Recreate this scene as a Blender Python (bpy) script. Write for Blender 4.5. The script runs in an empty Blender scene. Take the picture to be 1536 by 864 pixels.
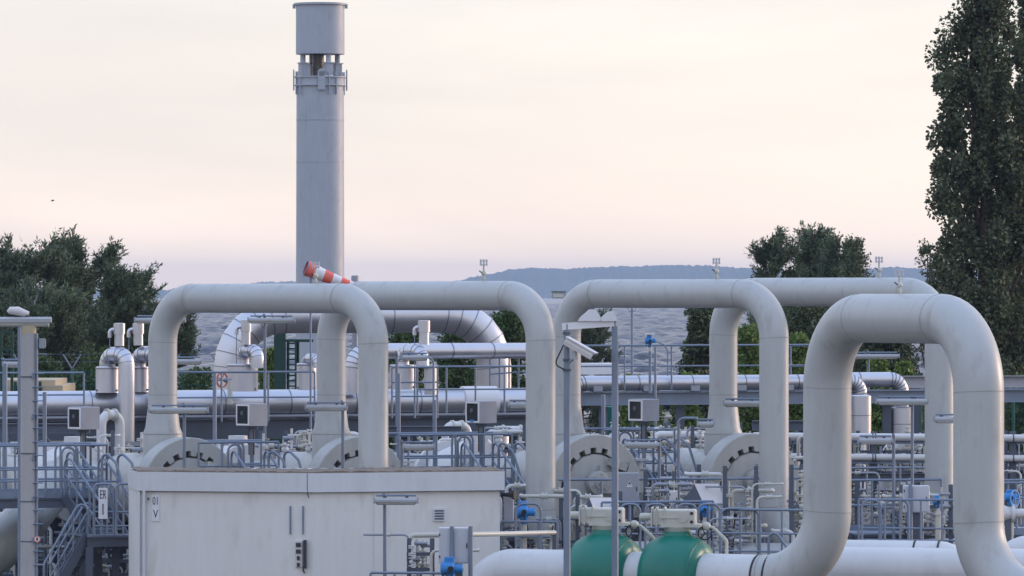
import bpy, bmesh, math, random
import numpy as np
from mathutils import Vector, Matrix, noise as mnoise

# ------------------------------------------------------------------ camera, sky, sun, exposure
F, HZ, CH, CX = 8000.0, 437.0, 7.0, 768.0        # focal length and horizon in photo pixels (1536 wide), camera height in metres
SC = bpy.context.scene
COL = SC.collection
cam_d = bpy.data.cameras.new('camera')
cam = bpy.data.objects.new('camera', cam_d); COL.objects.link(cam)
cam_d.sensor_width = 36.0; cam_d.lens = F / 1536 * 36.0
cam_d.clip_start = 1.0; cam_d.clip_end = 60000.0
cam_d.shift_y = (HZ - 432.0) / 1536.0
cam.location = (0, 0, CH); cam.rotation_euler = (math.radians(90), 0, 0)
SC.camera = cam
SUN_EL, SUN_AZ = 9.0, 62.0                         # low evening sun, to the right and beyond the plant (azimuth from +Y towards +X)

world = bpy.data.worlds.new('World'); SC.world = world; world.use_nodes = True
wt = world.node_tree; wn, wl = wt.nodes, wt.links
wn.clear()
wout = wn.new('ShaderNodeOutputWorld'); bg = wn.new('ShaderNodeBackground'); wl.new(bg.outputs[0], wout.inputs[0])
sky = wn.new('ShaderNodeTexSky'); sky.sky_type = 'NISHITA'; sky.sun_disc = False
sky.sun_elevation = math.radians(SUN_EL); sky.sun_rotation = math.radians(SUN_AZ)
sky.air_density = 1.2; sky.dust_density = 2.0; sky.ozone_density = 1.5
tc = wn.new('ShaderNodeTexCoord'); sep = wn.new('ShaderNodeSeparateXYZ'); wl.new(tc.outputs['Generated'], sep.inputs[0])
# thin evening cloud veil: cream low down, lilac then blue-grey overhead, the same in every direction
ramp = wn.new('ShaderNodeValToRGB'); cr = ramp.color_ramp
cr.elements[0].position = 0.0; cr.elements[0].color = (1.34, 1.09, 0.92, 1)
cr.elements[1].position = 1.0; cr.elements[1].color = (0.70, 0.92, 1.42, 1)
for p, c in ((0.010, (1.20, 1.02, 0.89, 1)), (0.028, (1.02, 0.945, 0.885, 1)), (0.055, (0.93, 0.90, 0.885, 1)), (0.20, (0.90, 0.90, 1.0, 1)), (0.5, (0.80, 0.95, 1.28, 1))):
    e = cr.elements.new(p); e.color = c
wl.new(sep.outputs[2], ramp.inputs[0])
mp = wn.new('ShaderNodeMapping'); mp.inputs['Scale'].default_value = (5.0, 5.0, 22.0); mp.inputs['Rotation'].default_value = (0.05, 0.35, 0)
wl.new(tc.outputs['Generated'], mp.inputs[0])
nz = wn.new('ShaderNodeTexNoise'); nz.inputs['Scale'].default_value = 1.1; nz.inputs['Detail'].default_value = 5; nz.inputs['Roughness'].default_value = 0.5
nz.inputs['Distortion'].default_value = 0.6
wl.new(mp.outputs[0], nz.inputs[0])
cl = wn.new('ShaderNodeValToRGB'); cl.color_ramp.elements[0].position = 0.32; cl.color_ramp.elements[1].position = 0.68
cl.color_ramp.elements[0].color = (0.86, 0.85, 0.86, 1); cl.color_ramp.elements[1].color = (1.05, 1.03, 1.0, 1)
wl.new(nz.outputs[0], cl.inputs[0])
mul = wn.new('ShaderNodeMixRGB'); mul.blend_type = 'MULTIPLY'; mul.inputs[0].default_value = 1
wl.new(ramp.outputs[0], mul.inputs[1]); wl.new(cl.outputs[0], mul.inputs[2])
sks = wn.new('ShaderNodeMixRGB'); sks.blend_type = 'MULTIPLY'; sks.inputs[0].default_value = 1; sks.inputs[2].default_value = (0.12, 0.12, 0.12, 1)
wl.new(sky.outputs[0], sks.inputs[1])
mix = wn.new('ShaderNodeMixRGB'); mix.inputs[0].default_value = 0.76
wl.new(sks.outputs[0], mix.inputs[1]); wl.new(mul.outputs[0], mix.inputs[2]); wl.new(mix.outputs[0], bg.inputs[0])
bg.inputs[1].default_value = 1.0

sun_d = bpy.data.lights.new('sun', 'SUN'); sun_d.energy = 1.3; sun_d.angle = math.radians(12); sun_d.color = (1.0, 0.72, 0.55)
sun = bpy.data.objects.new('sun', sun_d); COL.objects.link(sun)
sd = Vector((math.sin(math.radians(SUN_AZ)) * math.cos(math.radians(SUN_EL)), math.cos(math.radians(SUN_AZ)) * math.cos(math.radians(SUN_EL)), math.sin(math.radians(SUN_EL))))
sun.rotation_euler = sd.to_track_quat('Z', 'Y').to_euler()
sun.location = (60, 60, 60)
SC.view_settings.view_transform = 'Standard'; SC.view_settings.look = 'None'
SC.view_settings.exposure = 0.43; SC.view_settings.gamma = 1.0
SC.render.engine = 'CYCLES'
SC.cycles.max_bounces = 6; SC.cycles.volume_bounces = 0
SC.cycles.use_denoising = True

# ------------------------------------------------------------------ helpers
V = Vector
UP = V((0, 0, 1))
ANG = math.radians(20.0)                          # the plant's grid is turned 20 degrees: its right-hand end lies farther away
U = V((math.cos(ANG), math.sin(ANG), 0)); N_ = V((-math.sin(ANG), math.cos(ANG), 0))

def W(px, py, D):                                 # photo pixel at distance D -> point
    return V(((px - CX) * D / F, D, CH - (py - HZ) * D / F))
def DL(px, D0, ang=20.0):                         # distance of a line that runs along the plant's grid and is D0 away at the picture's middle
    return D0 / (1 - (px - CX) / F * math.tan(math.radians(ang)))
def G(px, D, z=0.0):
    return V(((px - CX) * D / F, D, z))

ORG = {}
class MB:
    def __init__(s): s.v = []; s.f = []
    def add(s, vs, fs):
        b = len(s.v); s.v += [tuple(q) for q in vs]; s.f += [tuple(i + b for i in f) for f in fs]; return s
    def obox(s, c, a, b, d):                      # centre and three half vectors
        c, a, b, d = V(c), V(a), V(b), V(d)
        vs = [c + sa * a + sb * b + sc * d for sa in (-1, 1) for sb in (-1, 1) for sc in (-1, 1)]
        fs = [(0, 1, 3, 2), (4, 6, 7, 5), (0, 4, 5, 1), (2, 3, 7, 6), (0, 2, 6, 4), (1, 5, 7, 3)]
        if a.cross(b).dot(d) < 0: fs = [f[::-1] for f in fs]
        return s.add(vs, fs)
    def box(s, c, size, rz=0.0):
        ca, sa = math.cos(rz), math.sin(rz)
        return s.obox(c, V((ca, sa, 0)) * size[0] / 2, V((-sa, ca, 0)) * size[1] / 2, UP * size[2] / 2)
    def cbox(s, c, size, rz=0.0, ch=0.02):        # box with chamfered vertical edges and top
        ca, sa = math.cos(rz), math.sin(rz); X = V((ca, sa, 0)); Y = V((-sa, ca, 0)); c = V(c)
        hx, hy, hz = size[0] / 2, size[1] / 2, size[2] / 2
        def ring(i, z): return [c + X * x + Y * y + UP * z for x, y in ((-hx + i, -hy), (hx - i, -hy), (hx, -hy + i), (hx, hy - i), (hx - i, hy), (-hx + i, hy), (-hx, hy - i), (-hx, -hy + i))]
        def ins(k): return [c + X * x + Y * y + UP * (hz * k) for x, y in ((-hx + ch, -hy + ch), (hx - ch, -hy + ch), (hx - ch, -hy + ch), (hx - ch, hy - ch), (hx - ch, hy - ch), (-hx + ch, hy - ch), (-hx + ch, hy - ch), (-hx + ch, -hy + ch))]
        b = [ring(ch, -hz), ring(ch, hz - ch)]
        t = [c + X * x + Y * y + UP * hz for x, y in ((-hx + ch, -hy + ch), (hx - ch, -hy + ch), (hx - ch, hy - ch), (-hx + ch, hy - ch))]
        vs = b[0] + b[1] + t
        fs = [tuple(range(7, -1, -1))] + [(i, (i + 1) % 8, 8 + (i + 1) % 8, 8 + i) for i in range(8)]
        fs += [(8, 9, 17, 16), (9, 10, 17), (10, 11, 18, 17), (11, 12, 18), (12, 13, 19, 18), (13, 14, 19), (14, 15, 16, 19), (15, 8, 16), (16, 17, 18, 19)]
        return s.add(vs, fs)
    def beam(s, p0, p1, w, h, up=UP):
        p0, p1 = V(p0), V(p1); d = p1 - p0; L = d.length
        if L < 1e-6: return s
        d /= L; side = d.cross(up)
        if side.length < 1e-4: side = V((1, 0, 0))
        side.normalize(); u2 = side.cross(d)
        return s.obox((p0 + p1) / 2, d * L / 2, side * w / 2, u2 * h / 2)
    def ibeam(s, p0, p1, w, h, up=UP, t=0.02):
        p0, p1 = V(p0), V(p1); d = (p1 - p0).normalized(); side = d.cross(up)
        if side.length < 1e-4: side = V((1, 0, 0))
        side.normalize(); u2 = side.cross(d)
        s.beam(p0 + u2 * (h / 2 - t / 2), p1 + u2 * (h / 2 - t / 2), w, t, up); s.beam(p0 - u2 * (h / 2 - t / 2), p1 - u2 * (h / 2 - t / 2), w, t, up)
        s.beam(p0, p1, t, h - 2 * t - .002, up); return s
    def tube(s, pts, r, seg=12, cap=True):
        pts = [V(p) for p in pts]; n = len(pts); rs = r if isinstance(r, (list, tuple)) else [r] * n
        T = []
        for i in range(n):
            a = pts[min(i + 1, n - 1)] - pts[max(i - 1, 0)]; T.append(a.normalized())
        ref = V((0, 0, 1)) if abs(T[0].z) < .9 else V((0, 1, 0))
        x = T[0].cross(ref).normalized(); vs = []
        for i in range(n):
            x = (x - T[i] * x.dot(T[i])).normalized(); y = T[i].cross(x)
            for k in range(seg):
                a = 2 * math.pi * k / seg; vs.append(pts[i] + (x * math.cos(a) + y * math.sin(a)) * rs[i])
        fs = [(i * seg + k, i * seg + (k + 1) % seg, (i + 1) * seg + (k + 1) % seg, (i + 1) * seg + k) for i in range(n - 1) for k in range(seg)]
        if cap: fs += [tuple(range(seg - 1, -1, -1)), tuple((n - 1) * seg + k for k in range(seg))]
        return s.add(vs, fs)
    def cyl(s, p0, p1, r0, r1=None, seg=16):
        return s.tube([p0, p1], [r0, r0 if r1 is None else r1], seg)
    def lathe(s, p, axis, prof, seg=24, cap=True): # prof: (distance along axis, radius)
        p, axis = V(p), V(axis).normalized()
        ref = V((0, 0, 1)) if abs(axis.z) < .9 else V((0, 1, 0))
        x = axis.cross(ref).normalized(); y = axis.cross(x); vs = []; n = len(prof)
        for t, r in prof:
            for k in range(seg):
                a = 2 * math.pi * k / seg; vs.append(p + axis * t + (x * math.cos(a) + y * math.sin(a)) * r)
        fs = [(i * seg + k, i * seg + (k + 1) % seg, (i + 1) * seg + (k + 1) % seg, (i + 1) * seg + k) for i in range(n - 1) for k in range(seg)]
        if cap: fs += [tuple(range(seg - 1, -1, -1)), tuple((n - 1) * seg + k for k in range(seg))]
        return s.add(vs, fs)
    def ring(s, p, axis, r, w, h=.012, seg=24):   # a band lying on a pipe
        return s.lathe(p, axis, [(-w / 2, r - .01), (-w / 2, r + h), (w / 2, r + h), (w / 2, r - .01)], seg, False)
    def sphere(s, c, r, seg=12, sc=(1, 1, 1)):
        c = V(c); m = seg // 2; vs = [c + V((0, 0, -r * sc[2]))]
        for i in range(1, m):
            a = -math.pi / 2 + math.pi * i / m
            for k in range(seg):
                b = 2 * math.pi * k / seg
                vs.append(c + V((r * sc[0] * math.cos(a) * math.cos(b), r * sc[1] * math.cos(a) * math.sin(b), r * sc[2] * math.sin(a))))
        vs.append(c + V((0, 0, r * sc[2]))); L = len(vs) - 1
        fs = [(0, 1 + (k + 1) % seg, 1 + k) for k in range(seg)]
        for i in range(m - 2):
            fs += [(1 + i * seg + k, 1 + i * seg + (k + 1) % seg, 1 + (i + 1) * seg + (k + 1) % seg, 1 + (i + 1) * seg + k) for k in range(seg)]
        fs += [(1 + (m - 2) * seg + k, 1 + (m - 2) * seg + (k + 1) % seg, L) for k in range(seg)]
        return s.add(vs, fs)
    def prism(s, poly, d):                         # polygon of points extruded by vector d
        poly = [V(p) for p in poly]; d = V(d); n = len(poly)
        nrm = V((0, 0, 0))
        for i in range(n): nrm += poly[i].cross(poly[(i + 1) % n])
        if nrm.dot(d) > 0: poly = poly[::-1]
        return s.add(poly + [p + d for p in poly], [tuple(range(n)), tuple(range(2 * n - 1, n - 1, -1))] + [(i, n + i, n + (i + 1) % n, (i + 1) % n)[::-1] if False else ((i + 1) % n, i, n + i, n + (i + 1) % n) for i in range(n)])
    def build(s, name, mat, parent=None, smooth=True):
        o_ = ORG.get(parent.name, V((0, 0, 0))) if parent else V((0, 0, 0))
        me = bpy.data.meshes.new(name)
        me.from_pydata([(a - o_.x, b - o_.y, c - o_.z) for a, b, c in s.v], [], s.f); me.update()
        me.materials.append(mat)
        if smooth:
            me.polygons.foreach_set('use_smooth', [True] * len(me.polygons)); me.set_sharp_from_angle(angle=math.radians(38))
        o = bpy.data.objects.new(name, me); COL.objects.link(o)
        if parent: o.parent = parent; ORG[o.name] = o_
        return o

def tag(o, label, cat, group=None, kind=None):
    if label: o['label'] = label
    if cat: o['category'] = cat
    if group: o['group'] = group
    if kind: o['kind'] = kind
    return o
def thing(name, label, cat, loc=(0, 0, 0), group=None):
    o = bpy.data.objects.new(name, None); COL.objects.link(o); o.empty_display_size = .2
    o.location = loc; ORG[o.name] = V(loc); return tag(o, label, cat, group)

def fillet(pts, R, n=8):
    pts = [V(p) for p in pts]; out = [pts[0]]; Rs = R if isinstance(R, (list, tuple)) else [R] * len(pts); arcs = []
    for i in range(1, len(pts) - 1):
        a, b, c = pts[i - 1], pts[i], pts[i + 1]; u = (a - b).normalized(); w = (c - b).normalized()
        ang = u.angle(w)
        if ang > math.pi - 1e-3: out.append(b); continue
        t = min(Rs[i] / math.tan(ang / 2), (a - b).length * .499 if i > 1 else (a - b).length * .98, (c - b).length * .499 if i < len(pts) - 2 else (c - b).length * .98)
        r = t * math.tan(ang / 2); p0 = b + u * t; ctr = b + (u + w).normalized() * (r / math.sin(ang / 2))
        e0 = (p0 - ctr).normalized(); e1 = (b + w * t - ctr).normalized(); tot = e0.angle(e1); ax = e0.cross(e1).normalized()
        seg = []
        for k in range(n + 1):
            q = ctr + Matrix.Rotation(tot * k / n, 3, ax) @ e0 * r; seg.append(q); out.append(q)
        arcs.append(seg)
    out.append(pts[-1]); return out, arcs

# ------------------------------------------------------------------ materials
def mat(name): 
    m = bpy.data.materials.new(name); m.use_nodes = True; return m, m.node_tree.nodes, m.node_tree.links, m.node_tree.nodes['Principled BSDF']
def paint(name, col, rough=.5, metal=0.0, var=.10, streak=.0, fine=.05, bump=.0, scale=1.0, dirt=None, spec=.5):
    m, n, l, b = mat(name)
    t = n.new('ShaderNodeTexCoord')
    def noise(sc, det, mscale=None):
        x = n.new('ShaderNodeTexNoise'); x.inputs['Scale'].default_value = sc; x.inputs['Detail'].default_value = det
        if mscale:
            q = n.new('ShaderNodeMapping'); q.inputs['Scale'].default_value = mscale; l.new(t.outputs['Object'], q.inputs[0]); l.new(q.outputs[0], x.inputs[0])
        else: l.new(t.outputs['Object'], x.inputs[0])
        return x.outputs[0]
    def math_(op, a, b_):
        x = n.new('ShaderNodeMath'); x.operation = op
        for i, q in enumerate((a, b_)):
            if isinstance(q, (int, float)): x.inputs[i].default_value = q
            else: l.new(q, x.inputs[i])
        return x.outputs[0]
    big = math_('SUBTRACT', noise(.9 * scale, 4), .5); f = math_('MULTIPLY', big, var * 4)
    f = math_('ADD', f, math_('MULTIPLY', math_('SUBTRACT', noise(38 * scale, 3), .5), fine * 4))
    if streak: f = math_('ADD', f, math_('MULTIPLY', math_('SUBTRACT', noise(1.0, 5, (9, 9, .7)), .5), streak * 4))
    f = math_('ADD', f, 1.0)
    mx = n.new('ShaderNodeVectorMath'); mx.operation = 'SCALE'; mx.inputs[0].default_value = col; l.new(f, mx.inputs[3])
    outc = mx.outputs[0]
    if dirt:
        dm = n.new('ShaderNodeMixRGB'); rp = n.new('ShaderNodeValToRGB'); rp.color_ramp.elements[0].position = .56; rp.color_ramp.elements[1].position = .78
        l.new(noise(2.3, 6, (1.6, 1.6, .6)), rp.inputs[0]); md = math_('MULTIPLY', rp.outputs[0], dirt[3])
        l.new(md, dm.inputs[0]); l.new(outc, dm.inputs[1]); dm.inputs[2].default_value = (*dirt[:3], 1); outc = dm.outputs[0]
    l.new(outc, b.inputs['Base Color'])
    rr = math_('ADD', math_('MULTIPLY', big, .35), rough); l.new(rr, b.inputs['Roughness'])
    b.inputs['Metallic'].default_value = metal; b.inputs['Specular IOR Level'].default_value = spec
    if bump:
        bp = n.new('ShaderNodeBump'); bp.inputs['Strength'].default_value = bump; bp.inputs['Distance'].default_value = .02
        l.new(noise(22 * scale, 4), bp.inputs['Height']); l.new(bp.outputs[0], b.inputs['Normal'])
    return m

M = {}
M['cream'] = paint('cream_pipe_paint', (.44, .455, .455), .42, var=.06, streak=.028, fine=.03, dirt=(.25, .235, .205, .5))
M['white'] = paint('white_pipe_paint', (.60, .61, .62), .38, var=.05, streak=.02, fine=.02, dirt=(.36, .34, .32, .3))
M['weld'] = paint('weld_seam', (.31, .31, .295), .6, var=.2)
M['trap'] = paint('trap_paint', (.40, .415, .41), .45, var=.07, streak=.05, fine=.03, dirt=(.22, .20, .17, .5))
M['trapshade'] = paint('recess_painted_shade', (.05, .045, .04), .6, var=.2)  # near-black colour stands in for shade between the lugs and round the door
M['galv'] = paint('galvanised_steel', (.20, .245, .325), .5, .35, var=.14, fine=.10, scale=2.0)
M['galvl'] = paint('pale_galvanised_sheet', (.31, .335, .39), .5, .25, var=.10, fine=.2, scale=2.4)
M['steel'] = paint('grey_painted_steel', (.085, .105, .145), .55, .1, var=.14, fine=.06, dirt=(.10, .08, .07, .4))
M['alu'] = paint('aluminium_cladding', (.58, .59, .64), .38, .8, var=.05, fine=.03, bump=.05)
M['alub'] = paint('cladding_band', (.24, .25, .28), .45, .8, var=.08)
M['concrete'] = paint('concrete_mast', (.40, .39, .395), .8, var=.10, streak=.05, fine=.08, bump=.1)
M['wall'] = paint('off_white_wall_panel', (.71, .70, .68), .62, var=.03, streak=.03, fine=.025, dirt=(.42, .38, .34, .35))
M['fascia'] = paint('white_fascia', (.64, .66, .69), .55, var=.03, streak=.03, fine=.02, dirt=(.36, .34, .32, .25))
M['gravelroof'] = paint('roof_gravel', (.20, .16, .13), .9, var=.3, fine=.3, bump=.6, scale=2)
M['green'] = paint('green_valve_paint', (.004, .175, .13), .42, var=.14, fine=.04, bump=.08, dirt=(.12, .24, .21, .22))
M['dgreen'] = paint('dark_green_steel', (.006, .045, .035), .5, var=.12)
M['fence'] = paint('green_fence_wire', (.02, .10, .085), .6, var=.12)
M['beige'] = paint('valve_actuator_paint', (.52, .52, .47), .45, var=.05, fine=.03, dirt=(.28, .25, .20, .35))
M['blue'] = paint('blue_actuator_paint', (.03, .22, .56), .5, var=.15, dirt=(.2, .3, .4, .3))
M['black'] = paint('black_rubber', (.012, .012, .014), .5, var=.1)
M['red'] = paint('red_handwheel', (.42, .10, .05), .5, var=.2)
M['lamp'] = paint('lamp_housing', (.37, .39, .42), .5, var=.10, fine=.05, dirt=(.3, .28, .25, .4))
M['diff'] = paint('lamp_diffuser', (.54, .55, .53), .3, var=.06)
M['sign'] = paint('white_sign_plate', (.72, .73, .76), .5, var=.03)
M['ink'] = paint('dark_lettering', (.03, .035, .05), .6, var=.05)
M['sock_red'] = paint('windsock_red', (.80, .17, .13), .8, var=.08)
M['sock_white'] = paint('windsock_white', (.74, .74, .78), .8, var=.06)
M['stack'] = paint('stack_paint', (.38, .415, .48), .5, var=.05, streak=.045, fine=.03, dirt=(.24, .25, .28, .4))
M['stack_dark'] = paint('stack_burner_steel', (.13, .12, .11), .5, .5, var=.3)
M['bark'] = paint('bark', (.075, .055, .045), .9, var=.25, fine=.2)
M['tanwall'] = paint('yellow_render', (.46, .39, .27), .8, var=.06)
M['cab'] = paint('pale_grey_cabinet', (.52, .54, .59), .5, var=.05, fine=.05, dirt=(.32, .30, .28, .3))
M['hood'] = paint('pale_weather_hood', (.64, .61, .60), .5, var=.05)
M['feather'] = paint('dark_feathers', (.03, .03, .035), .8)
def glassmat():
    m, n, l, b = mat('dark_window_glass'); b.inputs['Base Color'].default_value = (.02, .025, .03, 1); b.inputs['Roughness'].default_value = .12; return m
M['glass'] = glassmat()
def leafmat(name, c1, c2, tr=.25):
    m, n, l, b = mat(name); g = n.new('ShaderNodeNewGeometry'); r = n.new('ShaderNodeValToRGB')
    r.color_ramp.elements[0].color = (*c1, 1); r.color_ramp.elements[1].color = (*c2, 1); l.new(g.outputs['Random Per Island'], r.inputs[0])
    t = n.new('ShaderNodeTexCoord'); x = n.new('ShaderNodeTexNoise'); x.inputs['Scale'].default_value = .8; x.inputs['Detail'].default_value = 3; l.new(t.outputs['Object'], x.inputs[0])
    ma = n.new('ShaderNodeMapRange'); ma.inputs[1].default_value = .3; ma.inputs[2].default_value = .7; ma.inputs[3].default_value = .65; ma.inputs[4].default_value = 1.35; l.new(x.outputs[0], ma.inputs[0])
    sc = n.new('ShaderNodeVectorMath'); sc.operation = 'SCALE'; l.new(r.outputs[0], sc.inputs[0]); l.new(ma.outputs[0], sc.inputs[3])
    l.new(sc.outputs[0], b.inputs['Base Color']); b.inputs['Roughness'].default_value = .55; b.inputs['Specular IOR Level'].default_value = .3
    tl = n.new('ShaderNodeBsdfTranslucent'); l.new(sc.outputs[0], tl.inputs[0]); ms = n.new('ShaderNodeMixShader'); ms.inputs[0].default_value = tr
    out = n['Material Output']; l.new(b.outputs[0], ms.inputs[1]); l.new(tl.outputs[0], ms.inputs[2]); l.new(ms.outputs[0], out.inputs[0]); return m
M['needle'] = leafmat('pine_needles', (.055, .085, .052), (.15, .19, .11), .12)
M['poplar'] = leafmat('poplar_leaves', (.045, .062, .036), (.16, .185, .10), .25)
M['leaf'] = leafmat('tree_leaves', (.045, .066, .036), (.135, .165, .08), .2)
M['shrub'] = leafmat('bright_shrub_leaves', (.08, .13, .035), (.21, .29, .08), .35)
M['hedge'] = leafmat('hedge_leaves', (.04, .075, .025), (.09, .14, .045), .25)
def seamat():
    m, n, l, b = mat('sea_water'); b.inputs['Base Color'].default_value = (.045, .05, .07, 1); b.inputs['Roughness'].default_value = .27; b.inputs['IOR'].default_value = 1.33
    t = n.new('ShaderNodeTexCoord'); hs = []
    for sc_, msc, rot in ((.10, (1, .55, 1), .5), (.32, (1, .5, 1), -.3), (1.1, (1, .7, 1), .2)):
        q = n.new('ShaderNodeMapping'); q.inputs['Scale'].default_value = msc; q.inputs['Rotation'].default_value = (0, 0, rot); l.new(t.outputs['Object'], q.inputs[0])
        x = n.new('ShaderNodeTexNoise'); x.inputs['Scale'].default_value = sc_; x.inputs['Detail'].default_value = 3; l.new(q.outputs[0], x.inputs[0]); hs.append((x.outputs[0], sc_))
    acc = None
    for o_, sc_ in hs:
        mm = n.new('ShaderNodeMath'); mm.operation = 'MULTIPLY'; mm.inputs[1].default_value = .16 / sc_; l.new(o_, mm.inputs[0])
        if acc is None: acc = mm.outputs[0]
        else:
            ad = n.new('ShaderNodeMath'); l.new(acc, ad.inputs[0]); l.new(mm.outputs[0], ad.inputs[1]); acc = ad.outputs[0]
    bp = n.new('ShaderNodeBump'); bp.inputs['Strength'].default_value = 1; bp.inputs['Distance'].default_value = 1.0; l.new(acc, bp.inputs['Height']); l.new(bp.outputs[0], b.inputs['Normal'])
    return m
M['sea'] = seamat()
def groundmat():
    m, n, l, b = mat('gravel_ground'); t = n.new('ShaderNodeTexCoord')
    x = n.new('ShaderNodeTexNoise'); x.inputs['Scale'].default_value = .25; x.inputs['Detail'].default_value = 8; l.new(t.outputs['Object'], x.inputs[0])
    y = n.new('ShaderNodeTexVoronoi'); y.inputs['Scale'].default_value = 14; l.new(t.outputs['Object'], y.inputs[0])
    r = n.new('ShaderNodeValToRGB'); r.color_ramp.elements[0].color = (.065, .062, .058, 1); r.color_ramp.elements[1].color = (.15, .145, .135, 1); l.new(x.outputs[0], r.inputs[0])
    mx = n.new('ShaderNodeMixRGB'); mx.blend_type = 'MULTIPLY'; mx.inputs[0].default_value = .6; l.new(r.outputs[0], mx.inputs[1]); l.new(y.outputs['Color'], mx.inputs[2])
    l.new(mx.outputs[0], b.inputs['Base Color']); b.inputs['Roughness'].default_value = .95
    bp = n.new('ShaderNodeBump'); bp.inputs['Distance'].default_value = .05; l.new(y.outputs[0], bp.inputs['Height']); l.new(bp.outputs[0], b.inputs['Normal']); return m
M['ground'] = groundmat()
M['hill'] = paint('far_woodland', (.06, .09, .07), .95, var=.2, scale=.02)

# ------------------------------------------------------------------ the setting: ground, shore, sea, far island
rnd = random.Random(7)
gm = MB()
ys = [-400, 60, 160, 240, 330, 400, 440]; zs = [0, 0, 0, -.3, -1.2, -2.4, -4.0]; xs = [-6000, -600, -150, 0, 150, 600, 6000]
gm.add([(x, y, z) for y, z in zip(ys, zs) for x in xs], [(j * 7 + i, j * 7 + i + 1, (j + 1) * 7 + i + 1, (j + 1) * 7 + i) for j in range(6) for i in range(6)])
tag(gm.build('ground', M['ground']), 'grey gravel ground of the gas station', 'ground', kind='structure')
sm = MB(); SEA_Z = -3.0
sm.add([(-16000, 380, SEA_Z - .7), (16000, 380, SEA_Z - .7), (16000, 14000, SEA_Z - .7), (-16000, 14000, SEA_Z - .7)], [(0, 1, 2, 3)])
# wind waves as real relief where the water is near enough to show them
def waves():
    ds = [480.0]
    while ds[-1] < 4200: ds.append(ds[-1] + max(.9, .9 * (ds[-1] / 650.) ** 1.15))
    ds = np.array(ds); nc = 190; f = np.linspace(-.125, .125, nc); Y = np.repeat(ds[:, None], nc, 1); X = Y * f[None, :]
    rs = np.random.RandomState(2); Z = np.zeros_like(X)
    for k in range(30):
        lam = 3.2 * 1.13 ** rs.uniform(0, 16); a = rs.normal() * .55 - 1.1; amp = .016 * lam ** .9 * (.5 + rs.rand()); kx, ky = math.cos(a) * 6.283 / lam, math.sin(a) * 6.283 / lam
        ph = kx * X + ky * Y + rs.rand() * 6.28 + .8 * np.sin(X * .021 + k) + .8 * np.sin(Y * .017 + 2 * k); s_ = np.sin(ph); Z += amp * (s_ + .35 * s_ * np.abs(s_))
    Z *= .85; n = len(ds); v = np.stack([X, Y, Z + SEA_Z], 2).reshape(-1, 3)
    i = (np.arange(n - 1)[:, None] * nc + np.arange(nc - 1)[None, :]).ravel(); return v.tolist(), np.stack([i, i + 1, i + nc + 1, i + nc], 1).tolist()
sm.add(*waves())
tag(sm.build('sea', M['sea']), 'rippled lilac-grey sea behind the station', 'sea', kind='structure')

def hill(name, label, prof, D, depth, seed):
    hm = MB(); rr = random.Random(seed); pts = []
    px = prof[0][0]; cols = []
    while px <= prof[-1][0]:
        for (a, ya), (b, yb) in zip(prof, prof[1:]):
            if a <= px <= b: y = ya + (yb - ya) * (px - a) / (b - a); break
        cols.append((px, y)); px += 2.2
    rows = [(-1, 0), (-.72, .35), (-.4, .75), (0, 1.0), (.5, .8), (1, 0)]
    for t, k in rows:
        for px, y in cols:
            d = D + t * depth; top = W(px, y, D).z - SEA_Z + rr.uniform(-1.2, 1.4) + 1.6 * mnoise.noise(V((px * .09, t * 3, seed)))
            hm.v.append(((px - CX) * D / F , d, SEA_Z - .5 + max(0, top) * k + (rr.uniform(-.3, .4) if 0 < k < 1 else 0)))
    n = len(cols)
    for j in range(len(rows) - 1):
        for i in range(n - 1): hm.f.append((j * n + i, j * n + i + 1, (j + 1) * n + i + 1, (j + 1) * n + i))
    ho = hm.build(name, M['hill'], smooth=False); ho.data.polygons.foreach_set('use_smooth', [True] * len(ho.data.polygons)); tag(ho, label, 'hill', kind='structure')
hill('hills', 'long wooded blue hill across the water', [(625, 436), (680, 422), (705, 416), (735, 411), (765, 404), (800, 401), (850, 403), (900, 400), (950, 399), (1000, 397), (1060, 398), (1110, 401), (1160, 405), (1220, 409), (1280, 404), (1340, 400), (1400, 404), (1500, 412), (1640, 430)], 9000, 700, 3)
hill('hills', 'low wooded hump on the far shore beside the vent stack', [(362, 436), (376, 425), (395, 422), (415, 423), (428, 421), (470, 425), (520, 436)], 9600, 300, 5)
hill('hills', 'small far headland beyond the pine', [(-60, 432), (100, 431), (212, 438), (226, 433), (248, 435), (262, 433), (285, 438), (330, 440)], 8600, 300, 9)
# ------------------------------------------------------------------ builders for plant equipment
def seams(parent, spots, r, name='weld_seam', m=None, w=.014, h=.004, seg=32):
    for p, ax in spots: MB().ring(p, ax, r, w, h, seg).build(name, m or M['weld'], parent)

def vent_valve(parent, p, k=1.0):                  # small vent valve with a double cap standing on a pipe
    p = V(p)
    b = MB().cyl(p - UP * .05, p + UP * .12 * k, .028 * k, seg=10).cyl(p + UP * .04 * k, p + UP * .06 * k, .05 * k, seg=10).sphere(p + UP * .17 * k, .06 * k, 10).cyl(p + UP * .2 * k, p + UP * .34 * k, .022 * k, seg=8).build('vent_valve', M['beige'], parent)
    h = MB()
    for dx in (-.065, 0, .065): h.cyl(p + V((dx * k, 0, .33 * k)), p + V((dx * k, 0, .47 * k)), .02 * k, seg=8)
    h.box(p + UP * .36 * k, (.17 * k, .06 * k, .022 * k)).box(p + UP * .44 * k, (.17 * k, .06 * k, .022 * k)); h.build('vent_cap', M['cab'], b)
    MB().cyl(p + V((-.03, -.03, .17 * k)), p + V((-.1 * k, -.05, .22 * k)), .012, seg=6).build('lever', M['black'], b)

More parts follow.
